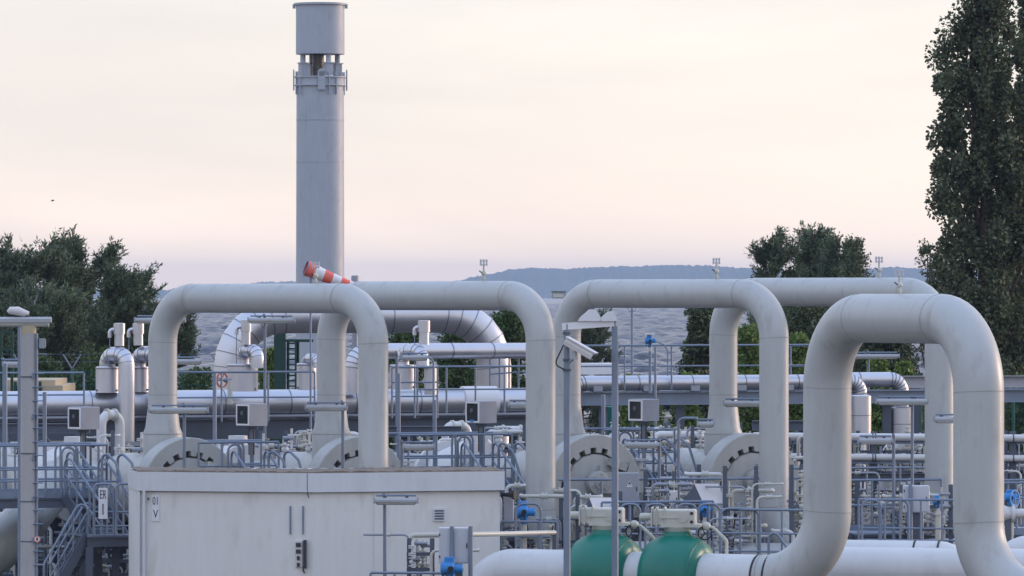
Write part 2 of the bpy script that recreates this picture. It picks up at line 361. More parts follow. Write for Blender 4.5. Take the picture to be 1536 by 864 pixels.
def loop(label, pts, R, r, m, vent_px=None, seam_extra=(), group='tall inverted U pipes'):
    t = thing('pipe_loop', label, 'pipe', (pts[0].x, pts[0].y, 0), group)
    path, arcs = fillet(pts, R, 14)
    MB().tube(path, r, 40).build('pipe_run', m, t)
    sp = []
    for a in arcs:
        sp += [(a[0], a[1] - a[0]), (a[-1], a[-1] - a[-2])]
    seams(t, sp + list(seam_extra), r)
    return t

def post_rail(parent, pts, h=1.1, sp=1.15, r=.026, mids=(.52,), toe=.0, ends=True, mm=None):
    mm = mm or M['galv']; pts = [V(p) for p in pts]
    top = [p + UP * h for p in pts]
    MB().tube(fillet(top, .12, 4)[0] if len(top) > 2 else top, r, 8).build('top_rail', mm, parent)
    for q in mids:
        MB().tube([p + UP * h * q for p in pts], r * .8, 8).build('mid_rail', mm, parent)
    if toe: 
        for a, b in zip(pts, pts[1:]): MB().beam(a + UP * toe / 2, b + UP * toe / 2, .008, toe).build('toe_board', mm, parent)
    for a, b in zip(pts, pts[1:]):
        L = (b - a).length; n = max(1, round(L / sp))
        for i in range(n + 1):
            if i == n and b is not pts[-1]: continue
            q = a.lerp(b, i / n); MB().cyl(q - UP * .02, q + UP * (h - .01), r * .95, seg=8).build('post', mm, parent)

def hoop(parent, p, d, w=.55, h=1.1, r=.026, name='hoop_rail', mm=None):   # inverted U safety hoop
    p, d = V(p), V(d).normalized()
    path, _ = fillet([p, p + UP * h, p + d * w + UP * h, p + d * w], .16, 5)
    MB().tube(path, r, 8).build(name, mm or M['galv'], parent)

def platform(label, a, b, depth, z, rails='fblr', legs=True, mids=(.36, .68), h=1.1, group='galvanised access platforms', sp=1.1):
    a, b = V((a.x, a.y, z)), V((b.x, b.y, z)); d = (b - a).normalized(); n = V((-d.y, d.x, 0)) * depth
    t = thing('access_platform', label, 'platform', ((a.x + b.x) / 2, (a.y + b.y) / 2, 0), group)
    c = (a + b) / 2 + n / 2
    L = (b - a).length
    MB().obox(c - UP * .02, d * L / 2, n / 2, UP * .02).build('deck', M['galv'], t)
    for p, q in ((a, b), (a + n, b + n)):
        MB().ibeam(p - UP * .15, q - UP * .15, .1, .2).build('edge_beam', M['steel'], t)
    for p, q in ((a, a + n), (b, b + n)): MB().ibeam(p.lerp(q, .06) - UP * .15, p.lerp(q, .94) - UP * .15, .1, .18).build('cross_beam', M['steel'], t)
    if legs:
        k = max(1, round(L / 2.4))
        for i in range(k + 1):
            for o_ in (V((0, 0, 0)), n):
                p = a.lerp(b, (i + .06) / (k + .12)) + o_ * .96 + n * .02
                MB().ibeam(V((p.x, p.y, 0)), V((p.x, p.y, z - .25)), .16, .16, up=V((0, 1, 0))).build('column', M['steel'], t)
    for key, pq in (('f', (a, b)), ('b', (a + n, b + n)), ('l', (a, a + n)), ('r', (b, b + n))):
        if key in rails: post_rail(t, pq, h, sp, mids=mids, toe=.12)
    return t

def stair(label, top, bot, width, side, group='galvanised stairs'):
    top, bot = V(top), V(bot); side = V(side).normalized()
    t = thing('stair_flight', label, 'stairs', (bot.x, bot.y, bot.z), group); d = bot - top
    for s in (0, 1):
        o_ = side * width * s
        MB().beam(top + o_, bot + o_, .05, .22).build('stringer', M['steel'], t)
        path, _ = fillet([top + o_, top + o_ + UP * 1.0, bot + o_ + UP * 1.0, bot + o_], .15, 5)
        MB().tube(path, .026, 8).build('handrail', M['galv'], t)
        MB().tube([top + o_ + UP * .5, bot + o_ + UP * .5], .02, 8).build('mid_rail', M['galv'], t)
        for k in (.33, .67): q = top + d * k + o_; MB().cyl(q, q + UP * 1.0, .022, seg=8).build('post', M['galv'], t)
    n = max(3, int(abs(d.z) / .2)); hd = V((d.x, d.y, 0)).normalized()
    for i in range(1, n):
        q = top + d * i / n + side * width / 2; MB().obox(q, hd * .12, side * (width / 2 - .03), UP * .015).build('tread', M['galv'], t)
    return t

def lamp(label, pa, pb, py, D, pole, ybase=None, rz=0.0, stub=.22, group='long tube lamps on galvanised poles', z0=0.0):
    a, b = W(pa, py, D), W(pb, py, D); t = thing('tube_lamp', label, 'lamp', (G(pole, D).x, D, z0), group)
    ax = (b - a).normalized(); L = (b - a).length; c = (a + b) / 2
    hs = MB(); nrm = V((0, 1, 0)); sec = [(-.085, -.01), (-.085, .03), (-.05, .07), (.05, .07), (.085, .03), (.085, -.01)]
    hs.prism([a + nrm * y + UP * z for y, z in sec], ax * L); hs.build('housing', M['lamp'], t)
    MB().tube([a + ax * .03 - UP * .005, a + ax * .06 - UP * .015, b - ax * .06 - UP * .015, b - ax * .03 - UP * .005], [.03, .055, .055, .03], 12).build('diffuser', M['diff'], t)
    for e in (a, b): MB().obox(e + UP * .02, ax * .012, nrm * .09, UP * .065).build('end_cap', M['galvl'], t)
    for k in (.25, .75): MB().obox(a + ax * L * k + UP * .085, ax * .03, nrm * .04, UP * .02).build('clamp', M['steel'], t)
    bar0, bar1 = a + ax * L * .05 + UP * .115, a + ax * L * .95 + UP * .115
    MB().tube([bar0, bar1], .02, 8).build('support_bar', M['galv'], t)
    pz = V((G(pole, D).x, D + .12, z0)); tip = V((pz.x, D, c.z + .115))
    hit = tip if a.x - .2 < pz.x < b.x + .2 else V((min(max(pz.x, bar0.x), bar1.x), D, c.z + .115))
    path, _ = fillet([pz, V((pz.x, pz.y, c.z + .14)), V((hit.x + (.02 if hit.x < pz.x else -.02), D - .02, c.z + .14))], .14, 6)
    MB().tube(path, .035, 10).build('pole', M['galv'], t)
    MB().cyl(pz, pz + UP * .02, .11, seg=12).build('base_flange', M['galv'], t)
    return t

def valve_stack(parent, p, h, rr, k=1.0, m='beige'):  # vertical small-bore line with flanged valves
    p = V(p); q = MB().cyl(p, p + UP * h, .022 * k, seg=8).build('riser', M[m], parent); z = .1
    while z < h - .05:
        c = p + UP * z; typ = rr.random()
        b = MB()
        if typ < .5:
            lv = rr.random() < .35
            b.sphere(c, .065 * k, 10, (1, 1, .9)); b.cyl(c - UP * .09 * k, c - UP * .07 * k, .075 * k, seg=10); b.cyl(c + UP * .07 * k, c + UP * .09 * k, .075 * k, seg=10); b.build('valve_body', M[m], q)
            a = rr.uniform(-.6, .6)
            if lv: MB().beam(c + V((.05, -.06, .02)), c + V((.06 + .12 * a, -.1, rr.choice((.2, .05, -.16)) * k + .05 * a)), .02, .025).build('lever', M['black'], q)
        elif typ < .8:
            b.cyl(c - UP * .03, c - UP * .006, .08 * k, seg=12).cyl(c + UP * .006, c + UP * .03, .08 * k, seg=12); b.build('flange', M[m], q)
        else:
            b.cyl(c + V((0, .0, 0)), c + V((rr.choice((-1, 1)) * .16 * k, -.03, 0)), .03 * k, seg=8).sphere(c, .05 * k, 8); b.build('branch', M['galvl'], q)
        z += rr.uniform(.14, .26) * k
    return q

def pipework(label, px0, px1, y0, y1, D, seed, n=6, group='small bore pipework clusters', blue=False):
    rr = random.Random(seed); n = int(n * 1.5); a = G((px0 + px1) / 2, D)
    t = thing('valve_cluster', label, 'pipework', a, group)
    zl, zh = W(0, y1, D).z, W(0, y0, D).z
    zl = max(zl, .15)
    X0, X1 = G(px0, D).x, G(px1, D).x
    # two carrying rails on legs
    for z in (zl + .1, (zl + zh) / 2):
        MB().beam(V((X0, D, z)), V((X1, D, z)), .07, .07).build('support_rail', M['steel'], t)
    for x in (X0 + .05, X1 - .05): MB().beam(V((x, D + .08, 0)), V((x, D + .08, zh - .1)), .09, .09, up=V((0, 1, 0))).build('support_post', M['steel'], t)
    for i in range(n):
        x = X0 + (X1 - X0) * (i + rr.uniform(.2, .8)) / n; d = D - .15 + rr.uniform(-.15, .5)
        kind = rr.random()
        if kind < .55:
            valve_stack(t, V((x, d, zl + rr.uniform(-.1, .2))), rr.uniform(.45, .9) * (zh - zl), rr, rr.uniform(.9, 1.35), rr.choice(('beige', 'white', 'beige', 'galvl')))
        else:
            z = rr.uniform(zl + .2, zh); x2 = x + rr.choice((-1, 1)) * rr.uniform(.4, 1.0); r = rr.choice((.022, .03, .042))
            path, _ = fillet([V((x, d, max(zl - .3, .02))), V((x, d, z)), V((x2, d, z)), V((x2, d + .5, z))], .12, 5)
            pp = MB().tube(path, r, 10).build('pipe_run', M[rr.choice(('white', 'beige', 'galvl'))], t)
            q = V(((x + x2) / 2, d, z)); MB().lathe(q, V((1, 0, 0)), [(-.06, r * 1.9), (-.035, r * 1.9), (-.03, r * 1.4), (.03, r * 1.4), (.035, r * 1.9), (.06, r * 1.9)], 12).build('flange', M['beige'], pp)
    if blue:
        q = V(((X0 + X1) / 2, D - .3, zh - .05)); actuator(t, q)
    return t
def actuator(parent, q, k=1.0):
    q = V(q); b = MB().lathe(q - V((.16 * k, 0, 0)), V((1, 0, 0)), [(0, .06 * k), (.02 * k, .11 * k), (.2 * k, .11 * k), (.22 * k, .07 * k), (.34 * k, .07 * k), (.36 * k, .03 * k)], 14).cyl(q - UP * .2 * k, q, .07 * k, seg=12).build('blue_actuator', M['blue'], parent)
    MB().cyl(q + V((0, -.08 * k, .0)), q + V((0, -.14 * k, 0)), .045 * k, seg=10).build('dial', M['black'], b)
    MB().cyl(q - UP * .34 * k, q - UP * .2 * k, .05 * k, seg=10).build('valve_neck', M['beige'], b)
    MB().cbox(q + V((-.02 * k, .05 * k, .13 * k)), (.16 * k, .14 * k, .1 * k), 0, .012).build('terminal_box', M['blue'], b)
    MB().lathe(q + V((-.05 * k, -.1 * k, -.12 * k)), V((.2, -1, 0)), [(-.008, .06 * k), (-.008, .075 * k), (.008, .075 * k), (.008, .06 * k), (-.008, .06 * k)], 18, False).build('small_handwheel', M['black'], b)

def ins_pipe(label, pts, r, R, bands=1.1, group='silver clad pipes', cat='pipe', extra=None, base=None):
    t = thing('insulated_pipe', label, cat, base or (pts[0].x, pts[0].y, 0), group)
    path, arcs = fillet(pts, R, 6); MB().tube(path, r, 28).build('cladding', M['alu'], t)
    flat = [tuple(q) for a in arcs for q in a]
    for a in arcs:
        for i, q in enumerate(a):
            d = a[min(i + 1, len(a) - 1)] - a[max(i - 1, 0)]; MB().ring(q, d, r, .026, .009, 28).build('cladding_band', M['alub'], t)
    for p, q in zip(path, path[1:]):
        L = (q - p).length
        if L > bands * 1.3:
            n = int(L / bands)
            for i in range(1, n + 1): MB().ring(p.lerp(q, i / (n + 1)), q - p, r, .026, .009, 28).build('cladding_band', M['alub'], t)
    return t

# ------------------------------------------------------------------ pig traps with quick-opening doors
TH = [32, 32, 30, 30]; NPX = [244, 497, 850, 1085]; TD = [118.6, 119.4, 121.2, 122.2]
TZ = 2.57; TRAP_C = []
SAY = ['leftmost, behind the flat-roofed house', 'second from left, over the house roof', 'behind the camera posts', 'rightmost, behind a weather hood']
for i in range(4):
    th = math.radians(TH[i]); d = V((math.sin(th), -math.cos(th), 0)); nz_ = G(NPX[i], TD[i], TZ)
    C = nz_ + d * 1.30; TRAP_C.append((C, d, nz_)); side = V((-d.y, d.x, 0)); side = side if side.x > 0 else -side
    t = thing('pig_trap', 'cream pipeline receiving trap with round notched door, ' + SAY[i], 'pipe trap', (nz_.x, nz_.y, 0), 'pipeline receiving traps in a row')
    MB().lathe(C, -d, [(.5, .85), (.6, .80), (3.0, .80), (3.7, .56), (9.5, .56), (9.6, .5)], 40).build('barrel', M['trap'], t)
    MB().ring(C - d * 3.0, d, .80, .03, .006, 40).build('weld_seam', M['weld'], t)
    # locking ring: bayonet lugs all round the opening
    Ro, Ri, Rl = 1.21, .915, .80; NL = 18; seg = NL * 4; rg = MB(); vs = []
    def P(rad, ang, s): return C + (side * math.cos(ang) + UP * math.sin(ang)) * rad + d * s
    angs = []; inn = []
    for k in range(NL):
        a0 = 2 * math.pi * k / NL; w = 2 * math.pi / NL
        for f_, rad in ((0.0, Rl), (.44, Rl), (.48, Ri), (.96, Ri)): angs.append(a0 + f_ * w); inn.append(rad)
    n = len(angs)
    rows = [[P(inn[k], angs[k], -.12) for k in range(n)], [P(inn[k], angs[k], 0) for k in range(n)], [P(Ro - .02, angs[k], 0) for k in range(n)], [P(Ro, angs[k], -.02) for k in range(n)], [P(Ro, angs[k], -.46) for k in range(n)], [P(.86, angs[k], -.66) for k in range(n)]]
    vs = [q for r_ in rows for q in r_]
    fs = [(j * n + k, j * n + (k + 1) % n, (j + 1) * n + (k + 1) % n, (j + 1) * n + k) for j in range(5) for k in range(n)]
    rg.add(vs, fs).build('locking_ring', M['trap'], t)
    MB().lathe(C, d, [(-.36, .95), (-.13, .95), (-.125, .5)], 40).build('ring_recess', M['trapshade'], t)
    door = MB().lathe(C, d, [(-.24, .76), (-.05, .765), (-.025, .745), (.0, .5), (.01, .02)], 48).build('door', M['trap'], t)
    MB().obox(C + d * .06 + UP * .42 + side * .08, side * .035, d * .05, UP * .09).build('lifting_lug', M['trap'], door)
    hb = C + UP * .12 - side * .02
    MB().prism([hb + d * .03 + UP * .24, hb + d * .03 - UP * .24, hb + d * .03 + side * 1.22 - UP * .24, hb + d * .03 + side * 1.22 + UP * .24], d * .13).lathe(hb, d, [(.02, .27), (.19, .27), (.2, .25)], 28).build('hinge_arm', M['trap'], t)
    hub = MB().lathe(hb, d, [(.19, .13), (.25, .13), (.25, .06), (.30, .06)], 20).build('hinge_hub', M['trap'], t)
    for k in range(6):
        a = k * math.pi / 3 + .3; q = hb + side * .2 * math.cos(a) + UP * .2 * math.sin(a); MB().cyl(q + d * .19, q + d * .225, .022, seg=6).build('bolt', M['trap'], hub)
    hp = C + side * 1.2 - d * .1
    MB().cyl(hp - UP * .35, hp + UP * .55, .085, seg=16).build('hinge_post', M['trap'], t)
    MB().obox(hp + UP * .62 + V((0, 0, 0)), side * .16, d * .14, UP * .02).obox(hp + UP * .42, side * .16, d * .14, UP * .02).build('hinge_bracket', M['trap'], t)
    lk = C + side * .52 + UP * .52 + d * .06; e1 = (side * .8 - UP * .3).normalized(); e2 = (side * .3 + UP * .8).normalized()
    MB().obox(lk, e1 * .22, e2 * .085, d * .09).obox(lk + e1 * .38 + d * .02, e1 * .12, e2 * .14, d * .07).build('lock_block', M['trap'], t)
    MB().obox(lk - e1 * .12 + d * .1, e1 * .08, e2 * .10, d * .06).build('lock_wedge', M['beige'], t)
    MB().prism([hp + d * .1 + UP * .35 - side * .3, hp + d * .1 + UP * .0 + side * .1, hp + d * .1 + UP * .08 + side * .18, hp + d * .1 + UP * .5 - side * .2], d * .06).build('lock_guard', M['beige'], t)
    # nozzle up to the loop
    top_z = W(0, 606, TD[i]).z; bz = TZ + .5
    MB().lathe(V((nz_.x, nz_.y, 0)), UP, [(bz, .44), (W(0, 650, TD[i]).z, .44), (W(0, 641, TD[i]).z, .385), (top_z, .322)], 36).build('nozzle', M['trap'], t)
    MB().ring(V((nz_.x, nz_.y, W(0, 650, TD[i]).z - .01)), UP, .44, .02, .005, 36).build('weld_seam', M['weld'], t)
    for s in (1.0, 2.7, 6.0):
        q = C - d * s; MB().obox(V((q.x, q.y, .9 if s < 5 else 1.0)), side * .75, d * .09, UP * (.92 if s < 5 else 1.05)).build('saddle', M['steel'], t)
    # fittings on top of the barrel
    rr = random.Random(40 + i)
    for s in (2.3, 3.4, 4.4):
        q = C - d * s; r_ = .78 if s < 3 else .55
        valve_stack(t, V((q.x, q.y, TZ + r_)), .38 + .25 * rr.random(), rr, 1.35, 'white')
    q = C - d * 5.6 + UP * .0
    MB().lathe(C - d * 5.2, -d, [(0, .58), (.02, .9), (.14, .9), (.16, .7), (.9, .86), (1.6, .7), (1.62, .9), (1.74, .9), (1.76, .58)], 32).cyl(q + UP * .7, q + UP * 1.1, .22, seg=20).build('isolating_valve', M['white'], t)

# ------------------------------------------------------------------ the tall pipe loops
FPX = [560, 811, 1161, 1409]; TOPY = [447.5, 443.5, 440.5, 438]; FD = [114.1, 114.9, 116.7, 117.7]; VPX = [476, 728, 1077, 1321]
RL, EL = .322, .97
LSAY = ['cream pipe loop rising from the leftmost trap and coming down behind the house', 'cream pipe loop in the middle whose descending leg stands right of the house', 'cream pipe loop behind the camera posts, third from the left', 'cream pipe loop half hidden behind the large front loop']
SEAMY = [None, 765, 760, 745]
WD = V((math.cos(math.radians(15)), -math.sin(math.radians(15)), 0))
for i in range(4):
    a = G(NPX[i], TD[i]); b = G(FPX[i], FD[i]); zt = W(0, TOPY[i], (TD[i] + FD[i]) / 2).z; z0 = W(0, 606, TD[i]).z
    pts = [V((a.x, a.y, z0 - .01)), V((a.x, a.y, zt)), V((b.x, b.y, zt))]
    zb = 1.27 if SEAMY[i] is None else W(0, SEAMY[i], FD[i]).z - EL
    end = V((b.x, b.y, zb)) + (V((2.2, .5, 0)) if i == 0 else WD * 8.0)
    pts += [V((b.x, b.y, zb)), end, end - UP * 2.2]
    t = loop(LSAY[i], pts, [0, EL, EL, EL, .6, 0], RL, M['cream'], seam_extra=[(V((a.x, a.y, W(0, 592, TD[i]).z)), UP)])
    k = (VPX[i] - NPX[i]) / (FPX[i] - NPX[i]); q = a.lerp(b, k); vent_valve(t, V((q.x, q.y, zt + RL)))
# the large front loop in line with the two green valves
RB, EB = .473, 1.36; ZB = 1.33
LB = [G(722, 108.0, ZB), G(908, 106.85, ZB), G(1016, 106.1, ZB), G(1241, 104.6, ZB), G(1468, 99.5, ZB)]
wdir = (LB[3] - LB[2]).normalized(); rdir = V((.74, -.67, 0)).normalized(); ztop = W(0, 477, 104).z
pts = [LB[3] - wdir * 1.46, LB[3], V((LB[3].x, LB[3].y, ztop)), V((LB[4].x, LB[4].y, ztop)), LB[4], LB[4] + rdir * 6, LB[4] + rdir * 6 - UP * 3]
t = loop('large white-grey pipe loop standing at the right in front of the row', pts, [0, EB, EB, EB, EB, .9, 0], RB, M['cream'], group=None)
q = V((LB[3].x, LB[3].y, ztop)).lerp(V((LB[4].x, LB[4].y, ztop)), (1352 - 1241) / 227); vent_valve(t, q + UP * RB, 1.0)
def strap(parent, p, ax, r):
    b = MB().ring(p, ax, r, .038, .014, 36).build('pipe_clamp', M['black'], parent)
    q = p - V((0, 1, 0)) * (r + .02) + UP * .02
    MB().box(q, (.09, .09, .06)).cyl(q - UP * .1, q + UP * .1, .016, seg=6).build('clamp_bolt', M['steel'], b)
for s in (-1.20, -1.46): strap(t, LB[3] + wdir * s, wdir, RB)
for s in (1.5, 1.78): strap(t, LB[4] + rdir * s, rdir, RB)
# valve line in front: pipe spool at the left, between the valves and up to the loop
def spool(label, p, q, r, mm, down_first=False):
    t = thing('pipe_spool', label, 'pipe', (p.x, p.y, 0), 'white pipe spools of the valve line')
    pp = [p - UP * 1.6, p, q] if down_first else [p, q]
    path, _ = fillet(pp, [0, .75, 0], 12) if down_first else (pp, None)
    MB().tube(path, r, 40).build('pipe_run', mm, t); return t
dl = (LB[2] - LB[1]).normalized()
spool('white pipe end rising from the ground beside the house corner', LB[0], LB[1] - dl * .56, RB, M['white'], True)
spool('short white pipe between the two green valves', LB[1] + dl * .56, LB[2] - dl * .56, RB, M['white'])
spool('white pipe from the nearer green valve to the large loop', LB[2] + dl * .56, LB[3] - wdir * 1.465, RB, M['white'])
def ball_valve(label, c, ax):
    ax = ax.normalized(); t = thing('ball_valve', label, 'valve', (c.x, c.y, 0), 'green ball valves'); 
    half = [(.80, .478), (.79, .55), (.745, .62), (.67, .68), (.66, .70), (.53, .765), (.38, .815), (.21, .85), (.07, .862)]; pr = [(-a_ * .79, b_) for a_, b_ in half] + [(a_ * .79, b_) for a_, b_ in half[::-1]]
    MB().lathe(c, ax, pr, 44).build('valve_body', M['green'], t)
    for s in (-.45, .45): MB().ring(c + ax * s * 1.17, ax, .685, .03, .012, 44).build('body_ring', M['green'], t)
    MB().box(c - UP * 1.0, (.7, .5, .66)).build('foot', M['steel'], t)
    MB().cyl(c + UP * .78, c + UP * .90, .31, .275, 28).build('stem_neck', M['green'], t)
    z = c + UP * .895
    MB().cyl(z, z + UP * .09, .24, .28, 24).build('stem_flange', M['beige'], t)
    rz = math.atan2(ax.y, ax.x) * .2
    X = V((math.cos(rz), math.sin(rz), 0)); Y = V((-X.y, X.x, 0)); b0 = z + UP * .09
    gb = MB().cbox(b0 + UP * .19 + X * .07, (.62, .5, .32), rz, .03).cbox(b0 + UP * .20 - X * .36, (.26, .44, .30), rz, .03).box(b0 + UP * .03 + X * .08, (.78, .52, .06), rz).build('gearbox', M['beige'], t)
    for s in (-.50, -.40, -.24): MB().obox(b0 + UP * .2 + X * s, X * .014, Y * .245, UP * .19).build('gearbox_rib', M['beige'], gb)
    MB().obox(b0 + UP * .19 - X * .12 - Y * .255, X * .22, Y * .012, UP * .012).cyl(b0 + UP * .2 + X * .12 - Y * .24, b0 + UP * .2 + X * .12 - Y * .262, .11, seg=24).build('gearbox_cover', M['beige'], gb)
    for zz in (.11, .28): MB().cyl(b0 + UP * zz + X * .30 - Y * .252, b0 + UP * zz + X * .30 - Y * .27, .03, seg=12).build('plug', M['black'], gb)
    MB().lathe(b0 + UP * .2 - X * .50, -X, [(0, .075), (.2, .075), (.24, .06), (.26, .02)], 18).build('spring_tube', M['beige'], t)
    hw = b0 + X * .55 - Y * .05 - UP * .12
    MB().lathe(hw, Y, [(-.01, .12), (-.01, .145), (.015, .145), (.015, .12), (-.01, .12)], 24, False).build('handwheel', M['black'], t)
    w = MB().cyl(hw - Y * .05, hw + Y * .12, .02, seg=8)
    for k in range(3): a = k * 2.094; w.cyl(hw, hw + X * .125 * math.cos(a) + UP * .125 * math.sin(a), .01, seg=6)
    w.build('handwheel_spokes', M['black'], t)
    path, _ = fillet([c + X * .42 + UP * .78, c + X * .46 + UP * .98, c + X * .7 + UP * .98, c + X * .98 + UP * .72, c + X * .98 + UP * .3], .12, 5)
    MB().tube(path, .035, 10).build('bypass_line', M['beige'], t)
    MB().sphere(c + X * .58 + UP * 1.0 - Y * .02, .09, 12).build('bypass_valve', M['beige'], t)
    return t
ball_valve('green ball valve with pale gearbox behind the camera post', LB[1], dl)
ball_valve('nearer green ball valve with pale gearbox beside the large loop', LB[2], dl)
# headers behind the large loop
hd0, hd1 = G(1206, 108.6, 1.33), G(1640, 107.4, 1.33)
t = spool('wide white header pipe behind the large loop', hd0, hd1, RB, M['white'], True); t['group'] = 'white header pipes'
ha = G(1215, 111.4, 1.42); hb_ = G(1448, 110.6, 1.42)
t = thing('header_pipe', 'slimmer white header pipe with two clamps behind the wide one', 'pipe', (ha.x, ha.y, 0), 'white header pipes')
path, _ = fillet([ha - UP * 1.4, ha, hb_, hb_ - UP * 1.4], .6, 8); MB().tube(path, .40, 36).build('pipe_run', M['white'], t)
for px in (1374, 1410): strap(t, ha.lerp(hb_, (px - 1215) / 233.), hb_ - ha, .40)
ea = G(1500, 110.2, 1.0)
t = thing('header_pipe', 'white pipe elbow at the right edge below the blue handwheel', 'pipe', (ea.x, ea.y, 0), 'white header pipes')
path, _ = fillet([ea - UP * .9, ea + UP * .62, ea + V((3.2, -.6, .62))], .7, 10); MB().tube(path, .36, 32).build('pipe_run', M['white'], t)
# ------------------------------------------------------------------ flat-roofed instrument house
def text_mesh(name, s, p, xdir, h, mm, parent, squeeze=.62):
    cu = bpy.data.curves.new('lettering', 'FONT'); cu.body = s; cu.align_x = 'CENTER'; cu.align_y = 'CENTER'; cu.size = h * 1.38; cu.extrude = .002
    ob = bpy.data.objects.new('lettering', cu); COL.objects.link(ob); bpy.context.view_layer.update()
    me = bpy.data.meshes.new_from_object(ob.evaluated_get(bpy.context.evaluated_depsgraph_get())); bpy.data.objects.remove(ob)
    x = V(xdir).normalized(); y = UP; z = x.cross(y); o_ = ORG.get(parent.name, V((0, 0, 0)))
    for v in me.vertices:
        q = V(p) + x * v.co.x * squeeze + y * v.co.y + z * v.co.z - o_; v.co = q
    me.materials.clear(); me.materials.append(mm)
    o = bpy.data.objects.new(name, me); COL.objects.link(o); o.parent = parent; ORG[o.name] = o_; return o

A, B, C_ = G(206, 110.9), G(470, 110.0), G(757, 111.25); back = V((-.35, 2.15, 0))
roofz = W(0, 710, 110).z; fz = W(0, 738.6, 110).z
h = thing('instrument_house', 'off-white flat-roofed instrument house in front of the traps', 'building', (B.x, B.y, 0))
ctr = (A + B + C_) / 3 + back * .5
def inset(p, k): d = (ctr - p); d.z = 0; return p + d.normalized() * k
poly = [A, B, C_, C_ + back, A + back]
wallp = [A + V((.02, .08, 0)), B + V((0, .08, 0)), C_ + V((-.1, .08, 0)), C_ + back + V((-.1, -.06, 0)), A + back + V((.02, -.06, 0))]
wl_ = MB().prism(wallp, UP * (fz + .02)).build('wall', M['wall'], h, False)
fa = MB(); fa.prism([V((p.x, p.y, fz)) for p in poly], UP * (roofz - fz)); fa.build('roof', M['fascia'], h, False)
MB().prism([V((p.x, p.y, fz - .012)) + V((0, .02, 0)) for p in (inset(A, .03), B + V((0, .03, 0)), inset(C_, .03), inset(C_ + back, .03), inset(A + back, .03))], UP * .02).build('drip_edge', M['steel'], h, False)
# gravel on the roof with a ragged rim
gr = MB(); rr = random.Random(3); prm = []
for p, q in ((A, B), (B, C_)):
    for k in range(46):
        e = p.lerp(q, k / 46.); prm.append(e)
prm.append(C_)
n = len(prm); vs = [V((e.x, e.y + .03, roofz - .005)) for e in prm] + [V((e.x, e.y + .035, roofz + .012 + rr.random() * .035)) for e in prm] + [V((e.x, e.y, roofz + .02 + rr.random() * .03)) + back * .93 for e in prm]
gr.add(vs, [(j * n + k, j * n + k + 1, (j + 1) * n + k + 1, (j + 1) * n + k) for j in range(2) for k in range(n - 1)]).build('roof_gravel', M['gravelroof'], h)
# corner post, downpipe, panel joints
q = A + V((.03, .0, 0)); MB().box(V((q.x, q.y + .05, fz / 2)), (.05, .1, fz - .03)).build('corner_trim', M['fascia'], h)
q = A + V((.14, -.01, 0)); MB().cyl(V((q.x, q.y, 0)), V((q.x, q.y, roofz - .05)), .035, seg=12).build('downpipe', M['fascia'], h)
for px in (560,):
    e = A.lerp(B, (px - 206) / 264.) if px < 470 else B.lerp(C_, (px - 470) / 287.)
    MB().box(V((e.x, e.y + .085, fz / 2)), (.004, .016, fz - .1)).build('panel_joint', M['fascia'], h)
# crack-like joint in the fascia
e = A.lerp(B, (461 - 206) / 264.); MB().box(V((e.x, e.y - .001, (roofz + fz) / 2)), (.012, .01, roofz - fz)).build('fascia_joint', M['steel'], h)
hw_ = W(463, 745, 110); MB().beam(V((e.x, e.y - .0, fz)), V((e.x + .03, e.y + .04, fz - .12)), .012, .012).build('loose_wire', M['black'], h)
def onwall(px, py):                                 # point on the house's front wall
    D_ = 110.98 + (470 - px) / 264. * (-.1) if px < 470 else 110
    p, q = (wallp[0], wallp[1]) if px < 470 else (wallp[1], wallp[2])
    X = (px - CX) / F; d = q - p; t_ = (p.x - X * p.y) / (X * d.y - d.x); e = p + d * t_
    return V((e.x, e.y, CH - (py - HZ) * e.y / F)), d.normalized()
for px in (435.5, 454.5):
    p, d = onwall(px, 780); MB().obox(p - V((0, .015, 0)), d * .018, V((0, .015, 0)), UP * .29).build('cable_channel', M['galv'], h)
p, d = onwall(457.5, 831); MB().obox(p - V((0, .05, 0)), d * .035, V((0, .05, 0)), UP * .29).build('socket_column', M['ink'], h)
p, d = onwall(448, 831)
so = MB().obox(p - V((0, .02, 0)), d * .075, V((0, .02, 0)), UP * .27).build('socket_panel', M['hood'], h)
for k, yy in enumerate((817, 827, 837, 847)):
    p, d = onwall(447.5, yy); MB().obox(p - V((0, .05, 0)), d * (.05 if k < 2 else .03), V((0, .02, 0)), UP * .04).build('socket', M['ink'], so)
p, d = onwall(455, 853); MB().tube([p + UP * .05 - V((0, .06, 0)), p - V((0, .07, 0)) - UP * .04, p + d * .03 - UP * .09 - V((0, .05, 0))], .015, 6).build('cable_tail', M['black'], h)
p, d = onwall(659, 772)
lv = MB().obox(p - V((0, .02, 0)), d * .125, V((0, .02, 0)), UP * .135).build('louvre_frame', M['fascia'], h)
for k in range(4):
    q = p + UP * (-.085 + .055 * k) - V((0, .045, 0)); MB().obox(q, d * .10, V((0, .012, -.006)), UP * .012).build('louvre_slat', M['steel'], lv)
p, d = onwall(233.5, 762)
sg = MB().obox(p - V((0, .012, 0)), d * .085, V((0, .006, 0)), UP * .275).build('sign_plate', M['sign'], h); sg['label'] = 'white plate reading 01 V'
text_mesh('lettering', '01', p + UP * .14 - V((0, .021, 0)), d, .17, M['ink'], sg, .6)
text_mesh('lettering', 'V', p - UP * .13 - V((0, .021, 0)), d, .17, M['ink'], sg, .75)
p, d = onwall(222.5, 748); MB().box(p - V((0, .02, 0)), (.03, .04, .05)).build('hook', M['steel'], h)
